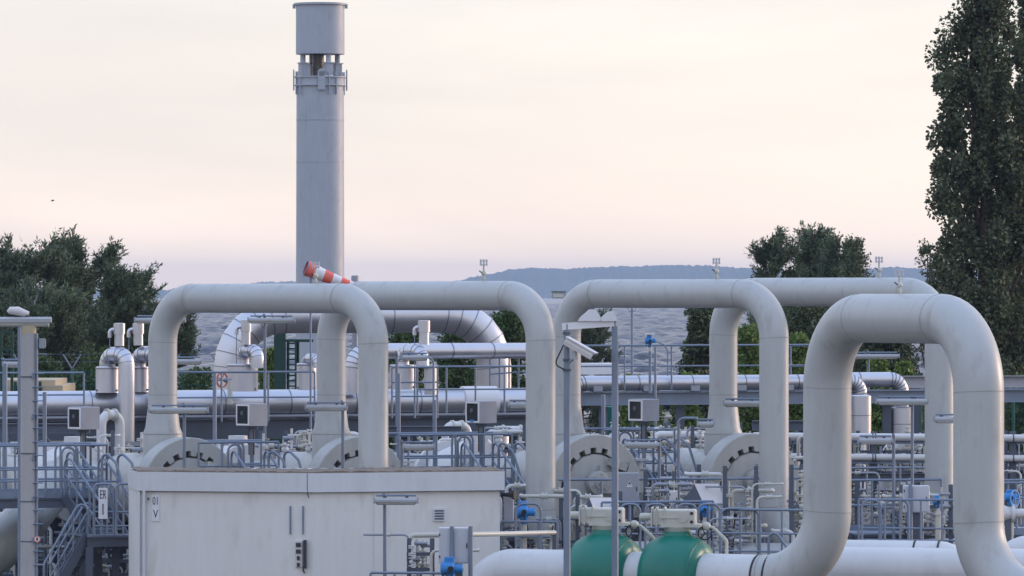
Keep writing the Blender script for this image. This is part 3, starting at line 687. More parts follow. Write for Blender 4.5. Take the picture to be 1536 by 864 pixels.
# grey service cabinet and horn at the house's right end
q = G(763, 111.6)
t = thing('service_cabinet', 'narrow grey cabinet at the right end of the house', 'cabinet', q)
MB().cbox(V((q.x, q.y + .2, W(0, 765, 111.6).z)), (.22, .35, .62)).build('body', M['galvl'], t); MB().box(V((q.x, q.y + .2, .6)), (.08, .08, 1.8)).build('stand', M['steel'], t)
p = W(763, 742, 111.3); t = thing('horn_speaker', 'black horn speaker under the house roof corner', 'speaker', p)
MB().lathe(p + V((.14, -.05, 0)), V((-1, .3, 0)), [(0, .12), (.02, .115), (.1, .06), (.2, .04), (.3, .04), (.31, .02)], 20).build('horn', M['black'], t); MB().box(p + V((-.12, .05, 0)), (.1, .06, .06)).build('bracket', M['galv'], t)

# ------------------------------------------------------------------ masts, camera, lamps in front
D = 108.0; bz = G(43, D); zt = W(0, 488, D).z
t = thing('lighting_mast', 'grey concrete mast with lamps at the left edge', 'mast', bz)
MB().tube([bz, V((bz.x, D, zt))], [.172, .15], 24).build('shaft', M['concrete'], t)
for y in (680, 752, 565, 812): MB().ring(W(43, y, D), UP, .163, .025, .006, 24).build('shaft_joint', M['steel'], t)
MB().cyl(V((bz.x, D, zt - .16)), V((bz.x, D, zt)), .155, seg=24).build('head_collar', M['tanwall'], t)
cx = W(55.5, 0, D).x
MB().cyl(V((cx, D - .08, 0)), V((cx, D - .08, W(0, 500, D).z)), .028, seg=8).build('conduit', M['galv'], t)
y = 560
while y < 940:
    p = W(57, y, D); MB().cyl(V((cx - .12, D - .12, p.z)), V((cx + .14, D - .12, p.z)), .014, seg=6).build('step_bolt', M['galv'], t);
    if int((y - 560) / 20.5) % 3 == 0: MB().box(V((cx - .06, D - .13, p.z - .06)), (.05, .05, .08)).build('clip', M['galv'], t)
    y += 20.5
p = W(63, 515, D); MB().box(p, (.11, .12, .2)).box(p + V((.06, 0, 0)), (.03, .09, .16)).build('junction_box', M['galvl'], t)
MB().cyl(p + V((-.2, 0, -.05)), p + V((.06, 0, -.05)), .025, seg=8).cyl(p + V((-.05, 0, -.22)), p + V((.1, 0, -.22)), .015, seg=8).build('bracket', M['galv'], t)
p = W(57, 808, D) - V((0, .2, 0)); rd = MB().cyl(p, p + V((0, .02, 0)), .065, seg=20).build('round_sign', M['sign'], t); MB().lathe(p - V((0, .004, 0)), V((0, 1, 0)), [(0, .05), (0, .065), (.003, .065), (.003, .05)], 20, False).build('sign_rim', M['sock_red'], rd); MB().box(p - V((0, .002, 0)), (.035, .004, .06)).build('pictogram', M['ink'], rd)
a, b = W(-8, 482, D), W(77, 482, D)
lf = MB().prism([a + V((0, y_, z_)) for y_, z_ in ((-.12, -.02), (-.12, .05), (-.06, .09), (.06, .09), (.12, .05), (.12, -.02))], b - a).build('tube_luminaire', M['lamp'], t)
MB().tube([a + V((.05, 0, -.03)), b - V((.05, 0, .03))], .085, 14).build('diffuser', M['diff'], lf)
p = W(27, 468, D)
MB().tube([p + V((-.21, 0, 0)), p + V((-.16, 0, .03)), p + V((0, 0, .02)), p + V((.14, 0, -.03)), p + V((.22, 0, -.04))], [.03, .075, .09, .07, .05], 16).build('street_lamp_head', M['hood'], t)
MB().cyl(p + V((.15, 0, -.18)), p + V((.19, 0, -.03)), .05, seg=12).build('lamp_neck', M['black'], t)
t = thing('lamp_post', 'slim post left of the concrete mast', 'post', G(29, D + 3)); p = W(29, 486, D + 3); MB().cyl(V((p.x, p.y, 0)), p, .035, seg=10).build('post', M['galv'], t); MB().cyl(V((p.x, p.y, 0)), V((p.x, p.y, .02)), .1).build('base_flange', M['galv'], t)

DC = 101.0
t = thing('camera_frame', 'galvanised two-post frame with white floodlights and a crossbar', 'frame', G(886, DC))
for px, y0 in ((850.5, 486), (922.5, 482)):
    p = W(px, y0, DC); MB().cyl(V((p.x, p.y, 0)), p, .068, .062, 14).build('post', M['galv'], t); MB().cyl(V((p.x, p.y, 0)), V((p.x, p.y, .03)), .14).build('base_flange', M['galvl'], t)
a, b = W(843, 490, DC), W(925, 484, DC); MB().beam(a, b, .12, .13).build('crossbar', M['sign'], t)
for px, sx, hh in ((884, .36, .20), (912, .26, .16)):
    p = W(px, 480, DC) + V((0, -.05, 0)); o = MB().prism([p + V((-sx * .6, -.06, -.02)), p + V((-sx * .45, -.06, .06)), p + V((0, -.06, hh)), p + V((sx * .35, -.06, hh)), p + V((sx * .6, -.06, .05)), p + V((sx * .6, -.06, -.02))], V((0, .3, 0))).build('floodlight', M['sign'], t, False)
for px, z0 in ((850.5, 500), (850.5, 540), (850.5, 555)): MB().ring(W(px, z0, DC), UP, .068, .05, .012, 14).build('post_clamp', M['steel'], t)
c = thing('security_camera', 'white tubular security camera on the left post', 'camera', W(858, 545, DC))
a, b = W(848, 512, DC) + V((0, -.14, 0)), W(889, 535, DC) + V((0, -.3, 0)); ax = (b - a).normalized(); s_ = ax.cross(UP).normalized(); u_ = s_.cross(ax)
MB().prism([a + s_ * x + u_ * z for x, z in ((-.075, -.06), (.075, -.06), (.09, .02), (.06, .08), (-.06, .08), (-.09, .02))], b - a).build('housing', M['hood'], c, False)
MB().obox(a.lerp(b, .52) + u_ * .095, ax * (b - a).length * .54, s_ * .105, u_ * .01).build('sunshield', M['sign'], c)
MB().obox(b + ax * .006, s_ * .055, u_ * .045, ax * .006).build('lens_window', M['glass'], c)
q = a.lerp(b, .4) - u_ * .06; MB().cyl(q, q - UP * .14, .04, seg=10).cyl(q - UP * .12, W(852, 545, DC), .03, seg=10).box(q - UP * .15, (.1, .1, .05)).build('bracket', M['lamp'], c)
path, _ = fillet([a - u_ * .02, a + V((-.06, -.02, -.12)), a + V((-.21, 0, -.44)), a + V((-.02, .02, -.53))], .1, 5); MB().tube(path, .014, 8).build('cable', M['black'], c)

# lamps on the plant
LAMPS = [('tube lamp on a bent pole in front of the leftmost trap door', 223, 312, 616, 115.9, 276), ('tube lamp on a bent pole in front of the second trap door', 458, 521, 612, 116.4, 514),
 ('tube lamp low behind the house roof right of the first loop leg', 604, 652, 671, 116.2, 603), ('pale tube lamp right of the third trap door', 937, 990, 668, 117.0, 989), ('tube lamp in front of the fourth trap nozzle', 1085, 1142, 606, 119.8, 1146),
 ('tube lamp on a bent pole left of the rightmost leg', 1314, 1392, 603, 116.0, 1369), ('tube lamp with yellowed cover below the white twin pipes', 1287, 1339, 662, 114.5, 1341), ('short tube lamp showing beside the large loop right leg', 1401, 1446, 630, 112.0, 1449),
 ('tube lamp above the bushes inside the large loop', 1281, 1349, 535, 146.0, 1303), ('tube lamp on a slim pole between the first loop legs', 372, 442, 481, 131.0, 397), ('tube lamp behind the upper part of the leftmost leg', 202, 278, 481, 131.6, 262), ('tube lamp low beside the leftmost leg', 250, 303, 543, 131.0, 249),
 ('tube lamp on a pole in front of the house wall', 561, 627, 752, 104.0, 577), ('tube lamp behind the second loop leg above the silver pipe', 762, 800, 608, 124.0, 803), ('tube lamp left of the concrete mast', 4, 36, 547, 122.0, 5), ('tube lamp in front of the silver vessel behind the loops', 603, 643, 537, 131.5, 595),
 ('tube lamp end-on beside the fourth trap on an arched arm', 1046, 1071, 637, 116.8, 1018)]
for l_ in LAMPS: lamp(*l_)
p = W(838, 443, 126); t = thing('floodlight', 'small framed floodlight peeping out beside the third loop', 'lamp', G(856, 126))
MB().box(p, (.32, .12, .15)).build('housing', M['lamp'], t); MB().box(p - V((0, .07, 0)), (.26, .02, .1)).build('lens', M['diff'], t); MB().box(p + V((0, -.03, .09)), (.36, .18, .015)).build('visor', M['black'], t)
MB().tube(fillet([G(858, 126), W(858, 447, 126), p + V((.1, 0, 0))], .1, 4)[0], .03, 8).build('pole', M['galv'], t)

# ------------------------------------------------------------------ pipe rack with silver clad pipes
RD = 138.0
def R(px, py, D0=RD): return W(px, py, DL(px, D0))
def Rz(px, z, D0=RD): return G(px, DL(px, D0), z)
t = thing('pipe_rack', 'long grey steel pipe rack behind the traps', 'rack', Rz(768, 0))
for z, hh, d0, x0, x1 in ((3.50, .5, RD, -60, 862), (3.50, .5, RD + 1.6, -60, 862), (4.20, .34, RD, 862, 1620), (4.20, .34, RD + 1.4, 862, 1620), (2.35, .3, RD, -60, 1620)):
    MB().ibeam(Rz(x0, z, d0), Rz(x1, z, d0), .22, hh).build('long_beam', M['galv'] if z > 4 else M['steel'], t)
for px in (-20, 33, 165, 318, 452, 608, 770, 905, 1020, 1150, 1222, 1330, 1445, 1560):
    for d0 in (RD + .25, RD + 1.85):
        e = Rz(px, 0, d0); MB().ibeam(e, V((e.x, e.y, 3.95 if px > 862 else 3.2)), .24, .24, up=V((0, 1, 0))).build('column', M['steel'], t)
    MB().ibeam(Rz(px, 2.75, RD + .3), Rz(px, 2.75, RD + 1.8), .2, .3).build('cross_beam', M['steel'], t)
for x0, x1 in ((33, 165), (318, 452), (608, 770), (905, 1020), (1150, 1222), (1330, 1445)):
    MB().beam(Rz(x0, .3, RD + .4), Rz(x1, 3.1, RD + .4), .1, .1).build('brace', M['steel'], t); MB().beam(Rz(x1, .3, RD + .52), Rz(x0, 3.1, RD + .52), .1, .1).build('brace', M['steel'], t)
MB().tube([Rz(-60, 3.83, RD - .2), Rz(862, 3.83, RD - .2)], .045, 10).build('tray_edge', M['galvl'], t)
t = thing('steel_beam', 'long grey girder at the right behind the large loop', 'beam', G(1450, 152)); MB().ibeam(W(1340, 573, 150), W(1640, 572, 154), .3, .34).build('girder', M['galvl'], t)
for px in (1372, 1625): e = G(px, 152.4); MB().ibeam(e, V((e.x, e.y, 4.25)), .25, .25, up=V((0, 1, 0))).build('column', M['steel'], t)

zc = 4.17
t = ins_pipe('long silver clad main pipe running across the rack behind the loops', [Rz(-70, zc), Rz(848, zc), Rz(848, 1.0)], .33, .55, 1.9, base=Rz(300, 0))
cv = MB(); ca_, cb_ = Rz(692, zc), Rz(744, zc); cv.tube([ca_, ca_ + U * .02, cb_ - U * .02, cb_], [.34, .385, .385, .34], 30).build('white_cover', M['sign'], t)
for px in (60, 165, 250, 330, 452, 560, 640, 770): MB().box(Rz(px, 3.80), (.35, .3, .1), ANG).build('pipe_shoe', M['steel'], t)
z2 = 4.61
t = ins_pipe('silver clad pipe on the rack behind the third loop', [Rz(858, 2.0), Rz(858, z2), Rz(1290, z2), Rz(1290, 2.6)], .195, .32, 1.6, base=Rz(1080, 0))
for px in (866, 897, 972, 1043, 1113, 1184): MB().box(Rz(px, 4.405), (.22, .24, .07), ANG).build('pipe_shoe', M['steel'], t)
ins_pipe('short silver clad pipe bending down behind the lamp at the right', [Rz(1240, 4.64, RD + 1.1), Rz(1352, 4.64, RD + 1.1), Rz(1352, 2.6, RD + 1.1)], .20, .34, 1.2, base=Rz(1352, 0, RD + 1.1))
for lab, px, y0, y1, r in (('upright silver clad cylinder under the bend beside the large loop', 1291, 594, 652, .28), ('upright silver clad cylinder behind the bent lamp pole', 1352, 612, 660, .30)):
    D_ = DL(px, RD - (.9 if px < 1300 else -.2)); a, b = W(px, y0, D_), W(px, y1, D_)
    t = thing('insulated_vessel', lab, 'vessel', (a.x, a.y, 0), 'upright silver clad cylinders'); MB().lathe(b, UP, [(0, r), (a.z - b.z, r), (a.z - b.z + .03, r * .8)], 28).build('cladding', M['alu'], t)
    MB().ring(b.lerp(a, .5), UP, r, .02, .007, 28).build('cladding_band', M['alub'], t); MB().cyl(V((a.x, a.y, 0)), V((a.x, a.y, b.z)), .14, seg=14).build('leg_pipe', M['white'], t)
# the big silver loop
DB = 143.0
ins_pipe('wide silver clad pipe loop seen through the cream loops', [G(347, DB, 1.0), W(347, 474, DB), W(741, 473, DB + 2), G(741, DB + 2, 1.0)], .472, 1.40, 1.75, base=G(347, DB))
ins_pipe('slim silver clad pipe bending down behind the first loop leg', [W(529, 590, 136), W(529, 527, 136), W(818, 526, 139), G(818, 139, 2.0)], .205, .42, 1.5, base=G(529, 136))
def vessel(lab, px, hw, y0, y1, dx, rp, apex, yend, stub, D, small=True):
    a = W(px, y0, D); b = W(px, y1, D); r = hw * D / F; t = thing('insulated_vessel', lab, 'vessel', (a.x, a.y, b.z), 'silver clad vessels with swan necks')
    hh = a.z - b.z; MB().lathe(b, UP, [(0, r), (hh, r), (hh + .02, r - .02), (hh + .02, .02)], 30).build('cladding', M['alu'], t)
    MB().ring(a - UP * .03, UP, r, .03, .01, 30).build('cladding_band', M['alub'], t)
    for s in (-1, 1): MB().box(b + V((s * r * .8, -r * .5, .06)), (.07, .07, .05)).build('latch', M['steel'], t)
    e = W(px + dx, yend, D - .5); rpm = rp * D / F; s0 = W(px if dx * 1.0 else px, y0 + 2, D); 
    if abs(dx) * D / F < 2.4 * rpm: s0 = W(px - dx * .0, y0 + 2, D)
    zt_ = W(0, apex + rp, D).z; pts = [V((s0.x, s0.y, s0.z)), V((s0.x, s0.y, zt_)), V((e.x, e.y, zt_)), e]
    path, arcs = fillet(pts, abs(e.x - s0.x) * .495, 7); nk = MB().tube(path, rpm, 24).build('swan_neck', M['alu'], t)
    for ar in arcs:
        for i in range(0, len(ar), 2):
            d_ = ar[min(i + 1, len(ar) - 1)] - ar[max(i - 1, 0)]; MB().ring(ar[i], d_, rpm, .014, .006, 24).build('cladding_band', M['alub'], nk)
    if stub:
        sx, sy0, sy1, sr = stub; p, q = W(sx, sy1, D - .25), W(sx, sy0, D - .25); r2 = sr * D / F
        sb = MB().lathe(p, UP, [(0, r2 * .9), ((q.z - p.z) * .52, r2 * .9), ((q.z - p.z) * .53, r2 * 1.08), (q.z - p.z, r2 * 1.08), (q.z - p.z + .01, r2 * .6)], 20).build('instrument_cover', M['alu'], t)
        if small:
            k = p.lerp(q, .72); path, _ = fillet([k, k + V((-.24, 0, 0)), k + V((-.24, 0, -.2))], .08, 5); MB().tube(path, .05, 12).build('vent_elbow', M['alu'], sb)
            MB().cyl(k + V((-.24, 0, -.2)), k + V((-.24, 0, -1.0)), .012, seg=6).build('drain_line', M['galv'], sb)
    return t
vessel('silver clad vessel with swan neck, leftmost, beside the pines', 161, 17.5, 551, 589, 29, 12, 520, 664, (179, 485, 519, 8), 134.0)
vessel('silver clad vessel with swan neck half hidden by the leftmost leg', 207, 17.5, 551, 588, 29, 12, 519, 664, (207.5, 485, 518, 8), 134.6)
vessel('silver clad vessel with stubby swan neck behind the red handwheel', 364, 23, 547, 587, 22, 10, 516, 552, (369, 480, 517, 7.5), 134.5)
vessel('silver clad vessel left of the second leg by the green ladder', 460, 15, 546, 585, 17, 8, 530, 552, None, 134.9)
vessel('silver clad vessel under the slim silver pipe behind the lamp', 604, 20, 548, 584, 30, 10, 516, 552, (636, 481, 517, 8.5), 135.2)
t = thing('insulated_cover', 'narrow silver clad cover standing between two vessels', 'vessel', R(646, 584, 135.5)); MB().cyl(R(646, 592, 135.5), R(646, 548, 135.5), .16, seg=20).build('cladding', M['alu'], t)
# red handwheel valve
p = W(333, 570, 133.0); t = thing('handwheel_valve', 'rusty red handwheel in front of the silver vessel', 'valve', p)
hx = V((.75, -.66, 0)).normalized(); MB().lathe(p, hx, [(-.015, .165), (-.015, .2), (.015, .2), (.015, .165), (-.015, .165)], 28, False).build('handwheel', M['red'], t)
sp_ = MB(); s2 = hx.cross(UP)
for k in range(4): a = k * math.pi / 2 + .4; sp_.cyl(p, p + (s2 * math.cos(a) + UP * math.sin(a)) * .17, .014, seg=6)
sp_.build('spokes', M['red'], t); MB().cyl(p - hx * .25, p + hx * .3, .02, seg=8).cyl(p + hx * .1, p + hx * .3, .05, seg=10).build('spindle', M['galv'], t)
MB().tube([p + hx * .28, p + hx * .28 - UP * .6], .06, 10).build('valve_body', M['beige'], t)
# windsock
Dw = 130.0; t = thing('windsock', 'red and white striped windsock in front of the vent stack', 'windsock', G(466, Dw))
MB().cyl(G(466, Dw), W(466, 398, Dw), .03, .025, 8).build('pole', M['galv'], t)
a, b = W(459, 402, Dw), W(536, 431, Dw + .3); nb = 6
MB().lathe(a, b - a, [(-.01, .18), (-.01, .2), (.015, .2), (.015, .18), (-.01, .18)], 24, False).build('hoop', M['galv'], t)
for k in range(nb):
    p, q = a.lerp(b, k / nb), a.lerp(b, (k + 1) / nb); r0, r1 = .19 - .017 * k, .19 - .017 * (k + 1)
    mpts = [p.lerp(q, s_) - UP * (.02 * math.sin((k + s_) / nb * math.pi)) for s_ in (0, .33, .66, 1)]
    MB().tube(mpts, [r0, r0 * .96 + .004, r1 * 1.02, r1], 20, k == nb - 1).build('cloth_band', M['sock_red'] if k % 2 == 0 else M['sock_white'], t)
# vent stack
DS = 278.0; e = G(480.3, DS); t = thing('vent_stack', 'tall blue-grey vent stack with a drum-shaped head', 'chimney', e)
def SZ(y): return W(0, y, DS).z
MB().tube([V((e.x, e.y, 0)), V((e.x, e.y, SZ(129)))], [1.28, 1.235], 56).build('shaft', M['stack'], t)
for y in (180, 243, 300, 360, 415): MB().ring(V((e.x, e.y, SZ(y))), UP, 1.245, .05, .012, 56).build('shaft_joint', M['stack'], t)
MB().lathe(V((e.x, e.y, 0)), UP, [(SZ(129), 1.235), (SZ(129), 1.36), (SZ(127.5), 1.36), (SZ(127.5), 1.29), (SZ(117), 1.29), (SZ(117), 1.36), (SZ(115), 1.36), (SZ(115), .3)], 56).build('ring_girder', M['stack'], t)
MB().lathe(V((e.x, e.y, 0)), UP, [(SZ(81), 1.0), (SZ(81.5), 1.27), (SZ(10), 1.265), (SZ(8), 1.265), (SZ(8), 1.37), (SZ(5), 1.37), (SZ(5), 1.1), (SZ(30), 1.1)], 56).build('head_drum', M['stack'], t)
for k in range(4):
    a = math.radians(-90 + 28 + 90 * k); x, y = math.cos(a), math.sin(a); p = V((e.x + x * 1.0, e.y + y * 1.0, 0))
    MB().box(V((p.x, p.y, (SZ(114) + SZ(95)) / 2)), (.36, .36, SZ(95) - SZ(114)), a).build('support_post', M['stack'], t); MB().cyl(V((p.x, p.y, SZ(95))), V((p.x, p.y, SZ(80))), .14, seg=12).build('support_stub', M['stack'], t); MB().box(V((p.x, p.y, SZ(95))), (.46, .46, .05), a).build('support_plate', M['stack'], t)
for k in range(4):
    a = math.radians(5 + 90 * k); p = V((e.x + math.cos(a) * 1.38, e.y + math.sin(a) * 1.38, SZ(122))); tv = V((-math.sin(a), math.cos(a), 0)); rv = V((math.cos(a), math.sin(a), 0))
    MB().obox(p, rv * .03, tv * .2, UP * .48).cyl(p + UP * .42 - rv * .03, p + UP * .42 + rv * .03, .2, seg=14).build('lifting_lug', M['stack'], t)
for k in range(4):
    a = math.radians(-58 + 90 * k)
    for dx in (-.17, .17): p = V((e.x + math.cos(a + dx) * 1.3, e.y + math.sin(a + dx) * 1.3, SZ(125))); MB().obox(p, V((math.cos(a), math.sin(a), 0)) * .07, V((-math.sin(a), math.cos(a), 0)) * .02, UP * .6).build('stiffener', M['stack'], t)
for k in (-1, 1): MB().box(V((e.x + k * 1.36, e.y, SZ(9.5))), (.14, .3, .22)).build('rim_lug', M['stack'], t)
MB().cyl(V((e.x - .1, e.y, SZ(115))), V((e.x - .1, e.y, SZ(78))), .3, seg=20).lathe(V((e.x - .1, e.y, SZ(108))), UP, [(0, .34), (.1, .34), (.1, .3), (.14, .3), (.14, .34), (.26, .34)], 20).build('burner_pipe', M['stack_dark'], t)
MB().cyl(V((e.x - .45, e.y - .5, SZ(114))), V((e.x - .45, e.y - .5, SZ(80))), .03, seg=8).sphere(V((e.x - .45, e.y - .5, SZ(95))), .09, 8).build('pilot_line', M['stack_dark'], t)
# dark green frame and ladder by the stack, exhaust stub
t = thing('ladder_structure', 'dark green steel frame with a ladder in front of the stack', 'frame', G(428, 152))
for px, w_ in ((420, .33), (445, .1), (447.5, .06)): e = W(px, 500 if px < 430 else 510, 152); MB().box(V((e.x, e.y, e.z / 2)), (w_, .3, e.z)).build('column', M['dgreen'], t)
MB().beam(W(411, 511, 151.9), W(470, 511, 151.9), .1, .08).build('cross_beam', M['dgreen'], t); MB().cyl(G(432, 152), W(432, 511, 152), .04, seg=8).build('ladder_rail', M['dgreen'], t)
for k in range(14): MB().cyl(W(431, 515 + k * 8, 152), W(445, 515 + k * 8, 152), .024, seg=6).build('rung', M['dgreen'], t)
t = thing('exhaust_stub', 'short grey cylinder peeping over the second loop beside the windsock', 'vent', G(532.5, 148)); MB().lathe(G(532.5, 148), UP, [(0, .08), (W(0, 424, 148).z, .08), (W(0, 424, 148).z, .105), (W(0, 414, 148).z, .105), (W(0, 413, 148).z, .085)], 18).build('pipe', M['galvl'], t)
# rails along the rack
def guard(label, pts, h=1.15, mids=(.47,), sp=1.2, name='guard_rail', group='guard rails on the pipe rack'):
    t = thing(name, label, 'railing', pts[0], group); post_rail(t, pts, h, sp, mids=mids); return t
zf = W(0, 586, DL(1000, 136.6)).z
t = guard('long guard rail above the silver pipe behind the third loop', [Rz(866, 4.47, RD - .3), Rz(1216, 4.47, RD - .3)], 1.12, (.52,))
for px in (897, 972, 1043, 1113, 1184): MB().box(Rz(px, 4.47, RD - .36), (.24, .06, .14), ANG).build('base_plate', M['galvl'], t)
guard('guard rail inside the large loop behind the bushes', [Rz(1186, 4.45, RD + 1.6), Rz(1262, 4.45, RD + 1.6), Rz(1262, 4.45, RD + 3.2)], 1.1, (.5,), .6)
zl = W(0, 632, 131).z
guard('guard rail left of the leftmost leg in front of the silver pipe', [G(-40, 130.0, zl), G(126, 130.7, zl)], 1.2, (.55,))
guard('guard rail between the first loop legs in front of the silver pipe', [G(262, 131.2, zl), G(472, 132.2, zl)], 1.2, (.48,), 1.3)
t = guard('guard rail with rounded end left of the junction box in the middle', [G(588, 132.8, zl + .05), G(656, 133.2, zl + .05)], 1.25, (.42, .7), .6); hoop(t, G(596, 132.4, zl), V((1, 0, 0)), .9, 1.55)
guard('guard rail in front of the silver loop right leg', [G(626, 134.4, 3.95), G(800, 135.2, 3.95)], 1.15, (.5,), .75)
guard('dense guard rail beside the second loop leg', [W(735, 590, 139), W(792, 586, 139)], 1.0, (.5,), .28)
for lab, px, D_, y in (('slim antenna mast above the rack behind the third loop', 948, 141, 462), ('slim steel post at the far left edge', 8, 121, 545), ('steel post rising beside the concrete mast', 67, 119, 588), ('tall steel post behind the leftmost junction box', 322, 124, 560), ('tall steel post left of the middle junction box', 598, 124, 560), ('steel post with rail clamp right of the curved rail', 652, 124, 600), ('tall steel post in front of the third loop rack', 905, 124, 592), ('twin post near the blue actuator', 983, 136, 520)):
    t = thing('steel_post', lab, 'post', G(px, D_), 'single steel posts'); p = W(px, y, D_); MB().cyl(V((p.x, p.y, 0)), p, .045 if D_ < 130 else .033, seg=10).build('post', M['galv'], t)
    if px == 948: MB().lathe(p, V((0, 1, 0)), [(-.01, .09), (-.01, .11), (.01, .11), (.01, .09), (-.01, .09)], 16, False).build('ring_top', M['galv'], t)
    MB().cyl(V((p.x, p.y, 0)), V((p.x, p.y, .02)), .1, seg=10).build('base_flange', M['galv'], t)
p = W(975, 511, 136.2); t = thing('blue_valve', 'blue actuator with a small white hood above the right-hand rack', 'valve', Rz(975, 4.47, RD - .3)); actuator(t, p, .8); MB().box(p + V((0, 0, .18)), (.26, .2, .03)).build('hood', M['sign'], t); MB().cyl(p - UP * .2, V((p.x, p.y, 4.4)), .035, seg=8).build('stand', M['galv'], t); MB().tube(fillet([p + V((.1, 0, 0)), p + V((.35, 0, -.1)), p + V((.45, 0, -.25)), p + V((.45, 0, -.9))], .1, 4)[0], .018, 6).build('cable', M['galv'], t)
t = thing('white_box', 'white box lying on the rack beside the camera', 'box', R(893, 563, RD + 1)); MB().cbox(R(894, 553, RD + 1), (.9, .4, .3), ANG).build('body', M['sign'], t)
for px in (875, 912): MB().box(R(px, 562, RD + 1), (.08, .3, .06), ANG).build('foot', M['steel'], t)
# ------------------------------------------------------------------ junction boxes, platforms and stairs between the traps
JB = [(126, 627, 'leftmost galvanised junction box with a window beside the concrete mast'), (378, 622, 'galvanised junction box with a window between the first loop legs'), (722, 618, 'galvanised junction box with a blue tag under its window'), (966, 615, 'galvanised junction box with a window behind the third trap')]
for i, (px, py, lab) in enumerate(JB):
    D_ = 119.0 + i * .9; c = W(px, py, D_); t = thing('junction_box', lab, 'junction box', G(px, D_), 'windowed junction boxes'); rz = math.radians(43)
    X = V((math.cos(rz), math.sin(rz), 0)); Y = V((-X.y, X.x, 0))      # X: right face runs away, -Y ... the two faces seen
    bd = MB().cbox(c, (.54, .46, .50), rz, .012).build('body', M['galvl'], t)
    n1 = -X                                                        # face towards the left of the camera
    fc = c - X * .272
    fr = MB()
    for s in (-1, 1): fr.obox(fc + Y * s * .205, X * .012, Y * .018, UP * .235); fr.obox(fc + UP * s * .217, X * .0121, Y * .187, UP * .018)
    fr.build('window_frame', M['sign'], t)
    MB().obox(fc + X * .006, X * .006, Y * .187, UP * .199).build('window', M['glass'], t)
    MB().lathe(fc - X * .002 + UP * .04 + Y * .03, -X, [(0, .05), (.006, .05), (.007, .035)], 14).build('gauge', M['steel'], t)
    if i == 2: MB().obox(fc - X * .014 - UP * .2, X * .004, Y * .05, UP * .03).build('tag', M['blue'], t)
    MB().box(V((c.x, c.y, (c.z - .25) / 2)), (.09, .09, c.z - .25)).build('stand', M['galv'], t)
    MB().box(c - UP * .29, (.25, .25, .08)).build('cable_gland_plate', M['steel'], t)
    for k in (-.06, .05): MB().tube([c + V((k, -.1, -.3)), c + V((k, -.1, -.9))], .016, 6).build('cable', M['black'], t)

X0S = [95, 345, 690, 932]; XL = [-70, 298, 598, 905]; XR = [160, 418, 768, 1012]
PS = ['at the left edge beside the concrete mast', 'between the first two traps', 'between the second and third traps', 'between the third and fourth traps']
for i in range(4):
    D_ = [118.9, 119.4, 120.6, 121.4][i]; z = W(0, [735, 733, 724, 719][i], D_).z
    a, b = G(XL[i], DL(XL[i], D_)), G(XR[i], DL(XR[i], D_))
    t = platform('galvanised access platform with railings ' + PS[i], a, b, 1.3, z, rails='fb' if i else 'fbr', mids=(.3, .53, ), sp=.75)
    p = G(X0S[i] - 12, DL(X0S[i], D_) - .06, z); hoop(t, p, U, .5, 1.12); hoop(t, p + U * .14, U, .3, 1.05)
    bot = G(X0S[i] + 58, DL(X0S[i], D_) - (1.0 if i == 0 else 2.1), max(.9, z - 1.15))
    stair('steep galvanised stair with bent handrails ' + PS[i], G(X0S[i] + 2, DL(X0S[i], D_) - .1, z), bot, .75, V((.75, .25, 0)))
    t2 = thing('safety_hoop', 'pair of bent safety hoops ' + PS[i], 'railing', G(X0S[i] + 62, D_, z), 'safety hoops')
    q = G(X0S[i] + 58, DL(X0S[i], D_) - .2, z - .02)
    for k, dx in enumerate((0, .34)):
        path, _ = fillet([q + V((dx, 0, 0)), q + V((dx, 0, 1.05)), q + V((dx + .32, -.2, .75)), q + V((dx + .55, -.3, .0))], .14, 5); MB().tube(path, .03, 8).build('hoop_rail', M['galv'], t2)
# platform with the ER 1 plate and the stair in front of it at the left
D_ = 114.0; zE = W(0, 803, D_).z
t = platform('low galvanised platform carrying the ER 1 plate left of the house', G(131, D_), G(204, D_ + .4), 1.3, zE, rails='b', mids=(.45,), sp=.6)
for px, w_ in ((141, .42), (174, .46)):
    q = G(px, D_ + .02, zE); path, _ = fillet([q, q + UP * 1.1, q + V((w_, .02, 1.1)), q + V((w_, .02, 0))], .12, 5); MB().tube(path, .028, 8).build('hoop_rail', M['galv'], t)
    MB().tube([q + UP * .5, q + V((w_, .02, .5))], .02, 8).build('mid_rail', M['galv'], t); MB().tube([q + UP * .2, q + V((w_, .02, .2))], .02, 8).build('mid_rail', M['galv'], t)
    for f_ in (.33, .66): MB().cyl(q + V((w_ * f_, .01, 0)), q + V((w_ * f_, .01, 1.1)), .02, seg=8).build('post', M['galv'], t)
p = W(154.5, 755, D_ - .12); es = thing('name_plate', 'white plate reading ER 1 on the low platform railing', 'sign', p)
MB().box(p, (.19, .012, .66)).build('plate', M['sign'], es)
text_mesh('lettering', 'ER', p + V((0, -.012, .18)), V((1, 0, 0)), .19, M['ink'], es, .5); text_mesh('lettering', '1', p + V((0, -.012, -.14)), V((1, 0, 0)), .24, M['ink'], es, .7)
stair('long galvanised stair going down left from the ER 1 platform', G(131, D_ + .1, zE), G(66, D_ - .5, .2), .8, V((.1, 1, 0)))
stair('grey stair seen edge-on from the leftmost upper platform to the lower one', G(100, 116.4, W(0, 735, 116.4).z), G(140, 115.6, zE), .6, V((.2, 1, 0)))
